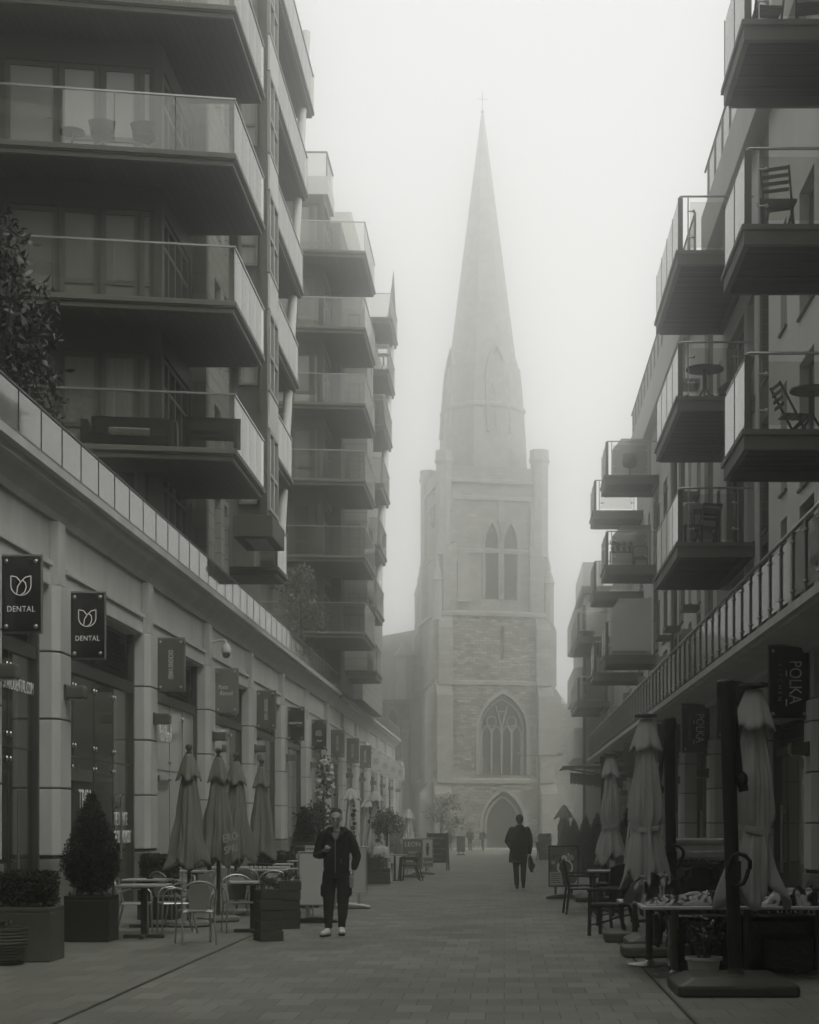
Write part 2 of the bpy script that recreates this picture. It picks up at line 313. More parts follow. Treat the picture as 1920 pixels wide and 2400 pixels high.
# frieze wall, thin strips over the pilasters, drip bands over the openings
b = MB()
for a,c in zip(LP, LP[1:]+[LEND]): b.box(-7.9,-7.22,a-.85 if a==LP[0] else a+.002,c if c!=LEND else LEND,5.30,6.42)
b.build('frieze_wall','limestone',LT)
for y in LP: b = MB(); b.box(-7.22,-7.06,y-.62,y-.22,5.37,6.38); b.build('pilaster_strip','limestone',LT,bevel=.01)
for a,c in zip(LP, LP[1:]):
    b = MB(); b.box(-7.22,-7.13,a+.02,c-.87,5.33,5.62); b.box(-7.22,-7.08,a+.02,c-.87,5.62,5.70); b.build('lintel_band','limestone',LT,bevel=.01)
b = MB(); prof = [(-7.9,6.43),(-7.24,6.43),(-7.15,6.42),(-7.10,6.52),(-7.02,6.62),(-6.93,6.71),(-6.86,6.75),(-6.85,6.85),(-6.75,6.87),(-6.75,7.0),(-7.9,7.0)]
b.ext([(x,14,z) for x,z in prof],(0,LEND+.5-14,0)); b.build('cornice','limestone',LT)
b = MB(); b.box(-22,-6.90,14,LEND,7.005,7.05); b.build('terrace_deck','limestone_dark',LT)
b = MB(); b.box(-22,-8.8,14,LEND,gz(100)-.5,6.9); b.build('shop_interior','black_metal',LT)
# balustrade: frameless panes standing in the rim, thin top rail
PW = 1.15; n = int((LEND-15)/PW)
for k in range(n):
    y = LEND-(k+1)*PW
    if y > 75 and k % 1: continue
    g = MB(); g.box(-6.822,-6.802,y+.012,y+PW-.012,6.99,7.67); q_ = g.build('balustrade_pane','terrace_glass',LT); g = MB(); g.box(-6.83,-6.795,y-.016,y+.011,6.99,7.67); g.build('gasket','black_metal',q_)
b = MB(); b.box(-6.84,-6.785,15,LEND,7.67,7.70); b.box(-6.86,-6.78,15,LEND,7.001,7.06); b.build('top_rail','mid_metal',LT)
# shopfronts: one per bay
LOOK = ['pane_dark','pane_dark','pane_mid','pane_pale','pane_mid','pane_mid','pane_dark','pane_mid','pane_dark','pane_mid','pane_mid','pane_dark','pane_mid','pane_dark']
for i,(a,c) in enumerate(zip(LP, LP[1:])):
    y0, y1 = a+.02, c-.87; X = -7.38
    g = MB(); g.box(X-.02,X,y0,y1,gz(y0)+.05,4.15); s = g.build('shopfront', LOOK[i], LT)
    fr = MB(); fr.box(X-.06,X+.06,y0,y1,4.15,4.35); fr.box(X-.05,X+.08,y0,y0+.10,gz(y0)-.1,5.3); fr.box(X-.05,X+.08,y1-.10,y1,gz(y0)-.1,5.3)
    nm = max(2, round((y1-y0)/1.4))
    for q in range(1,nm):
        yy = y0+(y1-y0)*q/nm; fr.box(X+.004,X+.012,yy-.008,yy+.008,gz(y0),4.15)
    fr.box(X+.004,X+.012,y0+.1,y1-.1,2.72,2.74); fr.build('shop_frame','dark_metal',s)
    lv = MB(); lv.box(X-.25,X-.22,y0,y1,4.35,5.3)
    for z in np.arange(4.40,5.28,.078): lv.add([(X-.02,y0+.1,z),(X-.02,y1-.1,z),(X-.14,y1-.1,z+.07),(X-.14,y0+.1,z+.07),(X-.02,y0+.1,z-.012),(X-.02,y1-.1,z-.012)],[(0,1,2,3),(0,4,5,1)])
    lv.box(X-.06,X+.03,(y0+y1)/2-.03,(y0+y1)/2+.03,4.35,5.3); lv.build('louvre','black_metal',s)
    for q in range(1,nm):
        yy = y0+(y1-y0)*q/nm
        for z in (2.55,2.92,3.95):
            if i < 5: fx = MB(); fx.ball((X+.02,yy-.09,z),.035,8,.6,1,1.3); fx.ball((X+.02,yy+.09,z),.035,8,.6,1,1.3); fx.bar((X+.01,yy-.09,z),(X+.01,yy+.09,z),.012); fx.build('pane_fixing','steel',s)
    h = MB(); yy = y1-1.1; h.tube([(X+.07,yy,.9),(X+.07,yy,2.0)],.02); h.box(X,X+.07,yy-.02,yy+.02,1.86,1.89); h.box(X,X+.07,yy-.02,yy+.02,1.0,1.03); h.build('door_handle','steel',s)
    if i in (2,3):
        t_ = MB(); t_.box(X+.01,X+.05,y0+.6,y0+2.6,2.32,2.52); t_.box(X+.01,X+.08,y0+1.5,y0+1.62,2.48,2.6); t_.build('transom_rail','mid_metal',s)
sf = [o for o in bpy.data.objects if o.name.startswith('shopfront')]
def gtext(i, s, size, y, z, m='lettering_light', sx=.6, al='LEFT'): return text(s, size, (-7.355,y,z), m, sf[i], rz=R(90), sx=sx, name='lettering', align=al)
gtext(1,'SYARDDENTAL.COM',.27,26.0,3.67,'lettering_light',.62,'RIGHT')
gtext(2,'TRIB3',.6,28.75,1.95,'lettering_light',.6); gtext(2,'SWEAT',.36,31.35,2.0,'sign_taupe',.5)
gtext(2,'THE ULTIMATE',.36,31.35,1.66,'lettering_light',.46); gtext(2,'GROUP WORKOUT',.36,31.35,1.31,'lettering_light',.46)
gtext(3,'Pasta Remoli',.5,36.8,3.5,'lettering_light',.5,'RIGHT')
b = MB(); b.box(-7.9,-6.9,LEND-1.2,LEND,gz(108)-.3,5.3); b.build('end_wall','limestone',LT)
lit = MB(); lit.box(-7.372,-7.368,41.2,43.4,2.2,4.1); lit.build('painted_reflection','pane_pale',sf[4])  # bright reflection in this shop glass, painted as a pale patch on the pane

# ------------------------------------------------------------------ right shop terrace building
RT = T('shop_terrace', 'pale stone shop parade with dark rail posts and steel handrail, behind the wicker chairs', 'shop building', (5,60,0), world=True)
RP = [21.4, 28.2, 35.0, 41.8, 48.6, 55.4, 62.2, 69.0, 75.8, 82.6]; REND = 83.4
for y in RP: pil_mesh(y-.75, 5.08, -1, 3.66, [1.59,2.44,3.29], 'limestone', RT, gz(y)-.3, base=.8)
b = MB(); b.box(5.28,6.0,14,REND,3.60,4.60); b.build('frieze_wall','limestone',RT)
for y in RP: b = MB(); b.box(5.14,5.28,y-.55,y-.2,3.68,4.52); b.build('pilaster_strip','limestone',RT,bevel=.01)
b = MB(); prof = [(6.0,4.60),(5.3,4.58),(5.2,4.46),(5.05,4.46),(5.0,4.54),(4.5,4.62),(4.3,4.63),(4.28,4.67),(4.18,4.67),(4.18,4.80),(6.0,4.80)]
b.ext([(x,14,z) for x,z in prof],(0,REND+.3-14,0)); b.build('cornice','limestone',RT)
b = MB(); b.box(4.35,20,14,REND,4.805,4.86); b.build('terrace_deck','limestone_dark',RT)
b = MB(); b.box(6.6,20,14,REND,gz(84)-.3,4.58); b.build('shop_interior','black_metal',RT)
LOOKR = ['pane_dark','pane_mid','pane_blind','pane_mid','pane_mid','pane_dark','pane_mid','pane_mid','pane_mid']
for i,(a,c) in enumerate(zip(RP, RP[1:])):
    y0, y1 = a+.02, c-.77; X = 5.62
    g = MB(); g.box(X,X+.02,y0,y1,gz(y0)+.05,2.95); s = g.build('shopfront', LOOKR[i], RT)
    fr = MB(); fr.box(X-.06,X+.06,y0,y1,2.95,3.10); fr.box(X-.08,X+.05,y0,y0+.10,gz(y0)-.1,3.6); fr.box(X-.08,X+.05,y1-.10,y1,gz(y0)-.1,3.6)
    for q in range(1,5):
        yy = y0+(y1-y0)*q/5; fr.box(X-.012,X-.004,yy-.008,yy+.008,gz(y0),2.95)
    fr.build('shop_frame','dark_metal',s)
    lv = MB(); lv.box(X+.2,X+.23,y0,y1,3.10,3.6)
    for z in np.arange(3.13,3.58,.075): lv.add([(X+.02,y0+.1,z),(X+.02,y1-.1,z),(X+.14,y1-.1,z+.07),(X+.14,y0+.1,z+.07),(X+.02,y0+.1,z-.012),(X+.02,y1-.1,z-.012)],[(0,1,2,3),(0,4,5,1)])
    lv.build('louvre','black_metal',s)
    h = MB(); yy = y1-1.0
    for dx in (0,): h.tube([(X-.07,yy,.6),(X-.07,yy,1.95)],.03); h.box(X-.07,X,yy-.02,yy+.02,1.8,1.84); h.box(X-.07,X,yy-.02,yy+.02,.8,.84)
    h.build('door_handle','steel',s)
b = MB()
for k in range(int((REND-16)/1.05)): pass
NP = int((REND-15)/1.05)
for k in range(NP):
    y = REND-.15-k*1.05
    p = MB(); p.box(4.225,4.345,y-.05,y+.05,4.805,5.86); p.box(4.20,4.34,y-.07,y+.07,4.795,4.83)
    po = p.build('balustrade_post','dark_metal',RT)
    for z in (5.0,5.72): cl = MB(); cl.tube([(4.225,y-.08,z),(4.225,y+.08,z)],.009,6); cl.ball((4.225,y-.07,z),.02,8); cl.ball((4.225,y+.07,z),.02,8); cl.build('clamp','steel',po)
    g = MB(); g.box(4.245,4.257,y-.95,y-.1,4.90,5.80); g.build('balustrade_pane','rail_glass',RT)
b = MB(); b.tube([(4.27,14,5.92),(4.27,REND-.1,5.92)],.032,10); b.build('top_rail','steel',RT,smooth=True)
for y in (34.6,41.4,48.2,55.0,61.8,68.6,75.4):       # frosted dividers between the terraces
    g = MB(); g.box(4.42,4.98,y,y+.012,4.9,6.42); o = g.build('divider_screen','frosted_glass',RT)
    h = MB(); h.box(5.0,5.06,y-.03,y+.03,4.87,6.55); h.tube([(4.86,y-.03,6.2),(5.2,y-.03,6.2)],.018); h.ball((4.88,y-.03,6.2),.04); h.build('divider_post','dark_metal',o)
    if y < 60:
        g = MB(); g.box(5.10,5.62,y,y+.012,4.9,6.42); g.build('divider_screen','frosted_glass',RT)

# ------------------------------------------------------------------ hanging signs, lamp boxes, cameras
def sign(loc, w, h, face, label, group, acr='acrylic', side=1, name='hanging_sign', bolts='steel'):
    t = T(name, label, 'sign', loc, 0, group)
    a = MB(); a.box(-w/2-.025,w/2+.025,.02,.035,-h/2-.03,h/2+.03); a.build('backing_plate', acr, t, bevel=.004)
    p = MB(); p.box(-w/2,w/2,-.012,.012,-h/2,h/2); p.build('face', face, t, bevel=.004)
    p = MB(); p.box(-w/2,w/2,.045,.06,-h/2,h/2); p.build('rear_face', face, t)
    for sx in (-1,1):
        for sz in (-1,1):
            q = MB(); q.ball((sx*(w/2-.065),-.014,sz*(h/2-.07)),.032,10,1,.6,1); q.build('bolt',bolts,t,smooth=True)
    k = MB(); s = -side; k.box(s*(w/2+.02),s*(w/2+.10),.0,.04,-h*.32,h*.30); k.box(s*(w/2+.10),s*(w/2+.13),-.05,.09,-h*.36,h*.36); k.build('bracket','black_metal',t)
    return t
LS = [23.25,26.95]+[LP[k]-.05 for k in range(3,15)]
LINFO = [('sign_black','black sign with tulip outline and the word dental, larger one at the view edge','black tulip signs'),
 ('sign_black','black sign with tulip outline, smaller twin beside the grey lettered sign','black tulip signs'),
 ('sign_grey','grey sign with vertical lettering next to the black tulip signs','grey lettered signs'),
 ('sign_taupe','lighter grey hanging sign with handwritten style pasta lettering under the white dome camera','shop signs'),
 ('sign_grey','grey vertical lettered sign between the handwritten pasta sign and the plain black sign','grey lettered signs'),
 ('sign_black','black hanging sign with thin spaced capitals across its middle and a fine underline','black shop signs'),
 ('sign_black','black hanging sign with a pale pot picture above small handwriting','black shop signs'),
 ('sign_grey','grey vertical lettered sign just past the black sign with the pot picture','grey lettered signs'),
 ('sign_grey','middle one of the three far grey lettered signs above the pale flower column','grey lettered signs'),
 ('sign_grey','last grey lettered sign before the row of white ring signs','grey lettered signs'),
 ('sign_white','white sign with ringed brush mark right behind the last grey sign','white ring signs'),
 ('sign_white','second white ringed sign in the row, hung slightly lower in view than the first','white ring signs'),
 ('sign_white','third white ringed sign, mostly hidden behind the second one','white ring signs'),
 ('sign_white','farthest white ringed sign at the end of the shop parade before the church','white ring signs')]
def ring(mb, c, r, w, n=28, y=-.016):
    vs = []
    for k in range(n):
        a = 2*math.pi*k/n; vs += [(c[0]+math.cos(a)*r,y,c[1]+math.sin(a)*r),(c[0]+math.cos(a)*(r-w),y,c[1]+math.sin(a)*(r-w))]
    mb.add(vs,[(2*k,2*((k+1)%n),2*((k+1)%n)+1,2*k+1) for k in range(n)])
def stroke(mb, pts, w, y=-.016):
    for a,b_ in zip(pts,pts[1:]): mb.bar((a[0],y,a[1]),(b_[0],y,b_[1]),w,.004,up=(0,1,0))
def arc(c, r, a0, a1, n=12, ry=None): return [(c[0]+r*math.cos(R(a0+(a1-a0)*k/n)), c[1]+(ry or r)*math.sin(R(a0+(a1-a0)*k/n))) for k in range(n+1)]
for i,(y,(face,lab,grp)) in enumerate(zip(LS,LINFO)):
    t = sign((-6.75,y,4.795), .545, 1.05, face, lab, grp, 'sign_white' if face=='sign_white' else 'acrylic', bolts='dark_metal' if face=='sign_white' else 'steel')
    if i < 2:
        m = MB(); z0 = .12
        L_ = [(-.14,.13+z0),(-.14,.0+z0)]+arc((0,.0+z0),.14,180,270,10)+arc((0,.0+z0),.14,270,360,10)+[(.14,.13+z0)]
        stroke(m, L_, .014); stroke(m, [(-.14,.13+z0),(-.06,.115+z0),(-.015,.06+z0),(-.005,.03+z0)], .014); stroke(m, [(.14,.13+z0),(.06,.11+z0),(0,.05+z0),(-.045,-.02+z0),(-.06,-.13+z0)], .014)
        stroke(m, [(.02,.075+z0),(.065,.03+z0),(.075,-.03+z0),(.05,-.10+z0),(-.01,-.14+z0)], .014)
        m.build('emblem','lettering_light',t); text('DENTAL',.115,(0,-.016,-.215),'lettering_light',t,sx=.85,spacing=1.1)
    elif 'vertical lettered' in lab or face=='sign_grey': text('DICKENS YARD',.135,(0,-.016,0),'lettering_light',t,spin=R(-90),sx=.62)
    elif i == 3: text('Pasta',.15,(-.08,-.016,.09),'lettering_light',t,sx=.75,shear=.3); text('Remoli',.15,(0,-.016,-.06),'lettering_light',t,sx=.75,shear=.3)
    elif i == 5: text('NAVITAR',.10,(0,-.016,.02),'lettering_light',t,sx=.85,spacing=1.2); m = MB(); m.box(.05,.2,-.018,-.014,-.065,-.06); m.build('underline','lettering_light',t)
    elif i == 6:
        m = MB(); m.box(-.12,.12,-.018,-.014,-.05,.08); m.ball((0,-.012,.10),.13,12,1,.05,.5); m.build('emblem','sign_taupe',t); text('Pasuti',.10,(.02,-.016,-.22),'lettering_light',t,shear=.4,sx=.8)
    else:
        m = MB(); ring(m,(0,.02),.17,.022); stroke(m,[(-.08,.10),(.08,.10)],.025); stroke(m,[(-.09,.03),(.09,.03)],.025); stroke(m,[(0,.10),(-.01,.02),(-.09,-.09)],.025); stroke(m,[(0,.03),(.03,-.04),(.09,-.09)],.025); m.build('emblem','lettering_dark',t)
RS = [28.2,35.0,41.8,48.6,56.6,62.2,69.0,75.8,82.0]
RINFO = [('sign_black','tall black hanging sign with pale sideways lettering, largest one on the wicker chair side','black shop signs'),
 ('sign_black','black hanging sign mostly hidden behind the nearest cantilever parasol mast, one pale stroke showing','black shop signs'),
 ('sign_black','black sign with pale sideways lettering and tiny second line, between two parasol masts','black shop signs'),
 ('sign_black','dark sign peeping out behind the second taupe parasol with a white curved mark','black shop signs'),
 ('sign_grey','mid grey vertical lettered sign between the two closed taupe parasols beside the conifers','grey lettered signs'),
 ('sign_grey','small far grey sign under the awning with pale lettering at its edge','far signs under the awning'),
 ('sign_black','small far black sign with a ring emblem under the awning','far signs under the awning'),
 ('sign_white','small far pale sign with corner bolts under the awning','far signs under the awning'),
 ('sign_black','farthest dark sign of the wicker chair parade with a faint round picture','far signs under the awning')]
for i,(y,(face,lab,grp)) in enumerate(zip(RS,RINFO)):
    t = sign((4.79,y-.2,3.96 if i!=4 else 3.62), .655, 1.2, face, lab, grp, side=-1)
    if i in (0,2):
        text('POLKA',.30,(.10,-.016,.0),'lettering_light',t,spin=R(-90),sx=.78); m = MB(); m.box(-.055,-.03,-.018,-.014,.10,.20); m.build('underline','lettering_light',t); m = MB(); m.box(-.055,-.03,-.018,-.014,-.40,-.28); m.build('underline','lettering_light',t)
        text('KITCHEN' if i==0 else 'PATISSERIE',.10,(-.155,-.016,.0),'lettering_grey',t,spin=R(-90),spacing=1.7 if i==0 else 1.25)
    elif i == 1: m = MB(); stroke(m,[(.03,-.08),(-.03,-.16)],.03); m.build('emblem','lettering_light',t)
    elif i == 3: m = MB(); stroke(m,arc((-.05,.0),.22,-50,70),.03); stroke(m,[(-.2,.28),(-.12,.36),(-.14,.22)],.02); m.build('emblem','lettering_light',t)
    elif i in (4,5): text('DICKENS YARD',.14,(.10,-.016,.05),'lettering_light',t,spin=R(-90),sx=.66)
    elif i in (6,8): m = MB(); ring(m,(0,.1),.2,.03); stroke(m,[(-.08,.0),(-.08,.18)],.03); stroke(m,[(.02,-.02),(.02,.2)],.03); m.box(-.15,.2,-.018,-.014,-.36,-.28); m.build('emblem','lettering_grey',t)
ORD = ['first','second','third','fourth','fifth','sixth','seventh','eighth','ninth','tenth','eleventh','twelfth','thirteenth','fourteenth','fifteenth']
lb = None
for i,y in enumerate(LP[1:]):
    lab = f'small grey box lamp on the {ORD[i]} stone pilaster of the parade with dome cameras'
    if lb is None:
        lb = T('wall_lamp', lab, 'wall lamp', (-6.98,y-.42,3.675), 0, 'box lamps on the pilasters'); m = MB(); m.box(0,.30,-.13,.13,-.105,.105); m.build('lamp_box','lamp_box',lb,bevel=.03); m = MB(); m.box(-.02,.02,-.15,.15,-.12,.12); m.build('back_plate','dark_metal',lb); m = MB(); m.box(.04,.27,-.1,.1,-.112,-.104); m.build('lens','board_grey',lb)
    else: dup(lb, (-6.98,y-.42,3.675), 0, lab)
for i,y in enumerate(RP[1:]): dup(lb, (5.06,y-.4,2.83), R(180), f'small grey box lamp on the {ORD[i]} stone pilaster of the parade with wicker chairs')
cc = T('security_camera','white dome camera on a bent arm above the handwritten pasta sign','camera',(-7.06,LP[4]-.45,5.93),0,'dome cameras on the wall')
m = MB(); m.tube([(0,0,0),(.28,0,.06),(.36,0,.05),(.38,0,-.04)],[.028,.03,.035,.03],8); m.box(-.02,.03,-.06,.06,-.16,.08); m.build('bracket','cctv_white',cc,smooth=2)
m = MB(); m.lathe([(.03,.02),(.075,-.02),(.11,-.10),(.115,-.20),(.10,-.215)],(.38,0,-.04),16); m.build('housing','cctv_white',cc,smooth=2)
m = MB(); m.lathe([(.098,-.21),(.096,-.26),(.075,-.315),(.03,-.335)],(.38,0,-.04),16); m.build('dome','black_dome',cc,smooth=True)
dup(cc,(-7.06,81,5.5),0,'small white dome camera above the last grey lettered sign'); dup(cc,(-7.0,107.2,5.5),0,'farthest dome camera at the end of the parade beside the last white sign')
# ------------------------------------------------------------------ left apartment blocks
def lbalcony(parent, poly, zt, edges, thick=.24, pw=1.16, rail=1.12, soffit='soffit_wood', glass='balustrade_glass'):
    cx = sum(p[0] for p in poly)/len(poly); cyy = sum(p[1] for p in poly)/len(poly)
    def inset(d):
        out = []
        for x,y in poly: out.append((x+(d if x < cx else -d), y+(d if y < cyy else -d)))
        return out
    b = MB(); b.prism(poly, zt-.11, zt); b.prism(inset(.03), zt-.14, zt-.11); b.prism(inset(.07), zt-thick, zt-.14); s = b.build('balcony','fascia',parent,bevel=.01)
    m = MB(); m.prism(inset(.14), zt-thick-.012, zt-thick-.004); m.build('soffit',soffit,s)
    for i,j in edges:
        p, q = Vector(poly[i]), Vector(poly[j]); Lw = (q-p).length; d = (q-p)/Lw; n = max(1,round(Lw/pw)); w = Lw/n; nr = Vector((-d.y,d.x))
        for k in range(n):
            a = p+d*(k*w+.012)+nr*.035; c = p+d*((k+1)*w-.012)+nr*.035; g = MB(); g.prism([tuple(a),tuple(c),tuple(c+nr*.014),tuple(a+nr*.014)], zt+.004, zt+rail-.03); g.build('glass_panel',glass,s)
        h = MB(); h.bar((*(p+nr*.042),zt+rail-.012),(*(q+nr*.042),zt+rail-.012),.05,.035); h.build('handrail','steel',s)
    return s
def block(parent, xc, y0, dep, levels, skew, xl, panes, base, top, dx=0, kd=1.0):
    fr = lambda x: y0+skew*(x-xc)
    xi = xc-1.74
    for f in levels:
        lbalcony(parent, [(xl,fr(xl)),(xc,y0),(xc,y0+dep),(xl,y0+dep)], f, [(0,1),(1,2)])
    fl = [base]+list(levels)
    yw = lambda x: y0+1.15+skew*(x-xi)
    for k,f in enumerate(fl):
        zt = (fl+[top])[k+1]-.24 if k < len(levels) else top
        b = MB(); wins = [(xi-3.55,xi-3.25,1),(xi-3.15,xi-2.1,0),(xi-2.06,xi-1.28,1),(xi-1.23,xi-.47,1),(xi-.45,xi-.16,1)]
        if k == 0: wins = wins[2:]
        x0 = xl
        holes = [((a-x0)*math.hypot(1,skew),(c-x0)*math.hypot(1,skew),f+.06,f+2.24) for a,c,_ in wins]
        wall(b,(xl,yw(xl)),(xi,yw(xi)),f+.004,zt,.25,holes); b.build('window_wall','grey_panel',parent)
        for a,c,t in wins: window(parent,(a,yw(a)),(c,yw(c)),f+.06,f+2.24,.05,panes[k%len(panes)],'window_frame',1,.3 if t else 0,.10,'window' if t else 'balcony_door')
        if wins: m = MB(); m.bar((xi-2.17,yw(xi-2.2)-.02,f+1.05),(xi-2.32,yw(xi-2.2)-.02,f+1.05),.02); m.build('door_handle','steel',parent)
        b = MB(); ya, yb = yw(xi), y0+1.15+3.4*kd
        wall(b,(xi,ya),(xi,yb),f+.004,zt,.25,[(.25,yb-ya-.15,f+.06,f+2.3)]); b.build('recess_wall','grey_panel',parent)
        window(parent,(xi,ya+.25),(xi,yb-.15),f+.06,f+2.3,.06,'pane_dark','window_frame',4,.72,.08)
    yb = y0+1.15+3.4*kd
    b = MB(); b.box(xi-.25,xi+.32,yb,yb+.3,base-.3,top); b.build('return_pier','dark_cladding',parent)
    xo = xi+.32; ye = yb+3.2*kd; b = MB(); hs = [(.8,1.7,f+.35,f+2.35) for f in fl]+[(2.2,2.7,f+.35,f+2.35) for f in fl]
    wall(b,(xo,yb+.3),(xo,ye),base-.3,top,.3,hs); b.build('clad_wall','cladding',parent)
    for f in fl:
        window(parent,(xo,yb+1.1),(xo,yb+2.0),f+.35,f+2.35,.14,'pane_dark','window_frame',1,.35,.06); window(parent,(xo,yb+2.5),(xo,yb+3.0),f+.35,f+2.35,.14,'pane_dark','window_frame',1,0,.06)
    return xo, ye
A1 = T('apartment_block','nearest grey apartment block above the dome cameras, with deep wood lined glass balconies','building',(-8,40,6.7),world=True)
xo, ye = block(A1,-5.45,33.8,4.15,[9.2,12.2,15.2,18.2],.16,-12.6,['pane_dark','pane_curtain','pane_blind','pane_pale','pane_blind'],7.06,22.5)
# bay with its slim pier, windows down the street face
bx, by, bY = -5.85, 41.5, 43.2
b = MB(); b.box(-6.68,-6.10,by+.12,bY,9.25,23); b.build('bay_core','grey_panel',A1)
b = MB(); b.box(-6.10,bx-.07,by,bY-.02,9.25,23.0); b.build('bay_pier','grey_panel',A1)
for k in range(6):
    z = 9.3+k*2.98; window(A1,(-6.62,by+.06),(-6.16,by+.06),z+.25,z+2.0,-.03,'pane_curtain','window_frame',1,.3,.06); window(A1,(bx,by+.1),(bx,bY-.06),z+.12,z+2.15,.0,'pane_mid','light_frame',2,.45,.09)
    b = MB(); b.box(bx-.06,bx-.01,by+.08,bY-.04,z+2.18,z+3.05); b.build('spandrel_panel','render_wall',A1)
b = MB(); b.box(-6.72,-5.73,41.2,43.4,8.68,9.22); b.box(-6.5,-5.9,41.5,43.2,8.60,8.68) if False else None; o = b.build('bay_base','grey_panel',A1,bevel=.02)
m = MB(); m.box(-6.45,-5.95,41.5,43.1,8.665,8.676); m.build('base_soffit','render_wall',o)
B2 = [(8.25,45.0),(11.1,46.1),(14.1,47.5),(17.1,48.6),(20.35,49.7),(23.5,51.3)]
for z,yE in B2: lbalcony(A1,[(-7.6,43.22),(-5.85,43.22),(-5.85,yE),(-7.6,yE)],z,[(1,2),(2,3)],thick=.22,pw=1.0)
def leancol(parent, x, ya, za, yb, zb, zs, r=.13):
    zz = sorted(zs); prev = za
    for z in zz+[zb+.3]:
        a, c = prev, z-.3
        if c > a+.2:
            f = lambda q: ya+(yb-ya)*(q-za)/(zb-za); m = MB(); m.tube([(x,f(a),a),(x,f(c),c)],r,14); m.build('column','render_wall',parent,smooth=2)
        prev = z+.02
leancol(A1,-6.12,45.2,8.28,51.4,26,[q[0] for q in B2])
for z,yE in B2:
    b = MB(); hs = [(.5,1.5,z+.1,z+2.2),(1.8,2.6,z+.1,z+2.2)]; wall(b,(-7.3,ye-2.4),(-7.3,yE-.3),z+.01,z+2.8,.25,hs); b.build('rear_wall','grey_panel',A1)
    window(A1,(-7.3,ye-1.9),(-7.3,ye-.9),z+.1,z+2.2,.05,'pane_mid','window_frame',1,.3); window(A1,(-7.3,ye-.6),(-7.3,ye+.2),z+.1,z+2.2,.05,'pane_mid','window_frame',1,.3)
b = MB(); b.box(-13,-7.4,38.3,50.5,7.06,25); b.build('core','dark_cladding',A1)
A2 = T('apartment_block','middle apartment block in the fog with six wide glass balconies and a set back penthouse','building',(-8,68,6.7),world=True)
L2 = [8.95+2.93*k for k in range(6)]
xo2, ye2 = block(A2,-5.33,64.0,5.0,L2,.09,-10.5,['pane_mid','pane_blind','pane_mid','pane_blind','pane_pale'],7.06,26.2,kd=1.15)
b = MB(); b.box(-12,-6.7,68.2,79,7.06,26.2); b.build('core','dark_cladding',A2)
b = MB(); b.box(-9,-7.05,66.5,69,26.72,27.45); b.box(-8.8,-7.4,66.8,80,26.2,26.72); b.build('penthouse','render_wall',A2)
b = MB(); b.box(-9,-6.98,76,82,26.2,29.5); b.build('penthouse','render_wall',A2)
g = MB(); g.box(-8.95,-7.1,66.55,66.57,27.47,28.4); g.box(-7.12,-7.1,66.57,69,27.47,28.4); g.build('roof_glass','clear_glass',A2)
h = MB(); h.bar((-9,66.56,28.42),(-7.1,66.56,28.42),.06); h.bar((-7.1,66.56,28.42),(-7.1,69,28.42),.06); h.bar((-7.1,66.56,27.45),(-7.1,66.56,28.4),.05); h.build('roof_rail','mid_metal',A2)
b = MB(); hs = [(.4,1.0,z+.3,z+2.3) for z in L2[:-1]]+[(1.5,2.1,z+.3,z+2.3) for z in L2[:-1]]; wall(b,(-5.75,70.2),(-5.75,73),8.0,23.2,.3,hs); b.box(-6.75,-5.76,69.9,70.2,8.0,23.2); b.build('clad_pier','cladding',A2)
for z in L2[:-1]:
    window(A2,(-5.75,70.6),(-5.75,71.2),z+.3,z+2.3,.12,'pane_dark','window_frame'); window(A2,(-5.75,71.7),(-5.75,72.3),z+.3,z+2.3,.12,'pane_dark','window_frame')
    window(A2,(-6.55,69.88),(-6.05,69.88),z+.3,z+2.3,-.02,'pane_dark','window_frame')
A3 = T('apartment_block','foggy narrow apartment block with stepped balconies on a leaning column and a pointed fin','building',(-7,79,6.7),world=True)
B3 = [(10.6,73.7),(13.5,75.4),(16.5,77.4),(19.5,79.1),(22.5,81.0),(25.5,83.0)]
for z,yE in B3: lbalcony(A3,[(-7.4,yE-4.4),(-5.3,yE-4.4),(-5.3,yE),(-7.4,yE)],z,[(0,1),(1,2)],thick=.3,pw=1.1)
leancol(A3,-5.6,73,10.63,82.5,25.5,[q[0] for q in B3],.17)
b = MB(); b.box(-12,-6.3,74,86,7.06,25.2); b.build('core','cladding',A3)
for z,yE in B3[:-1]: window(A3,(-6.3,yE-2),(-6.3,yE-.8),z+.1,z+2.2,-.04,'pane_mid','window_frame',2,.3)
b = MB(); b.ext([(-5.95,82.2,25.5),(-5.35,82.2,25.5),(-5.36,82.2,26.8),(-5.47,82.2,28.9),(-5.72,82.2,26.9)],(0,.15,0)); b.build('roof_fin','fascia',A3)
lbalcony(A3,[(-7.0,70),(-5.35,70),(-5.35,73.2),(-7.0,73.2)],8.0,[(0,1),(1,2)],thick=.3)

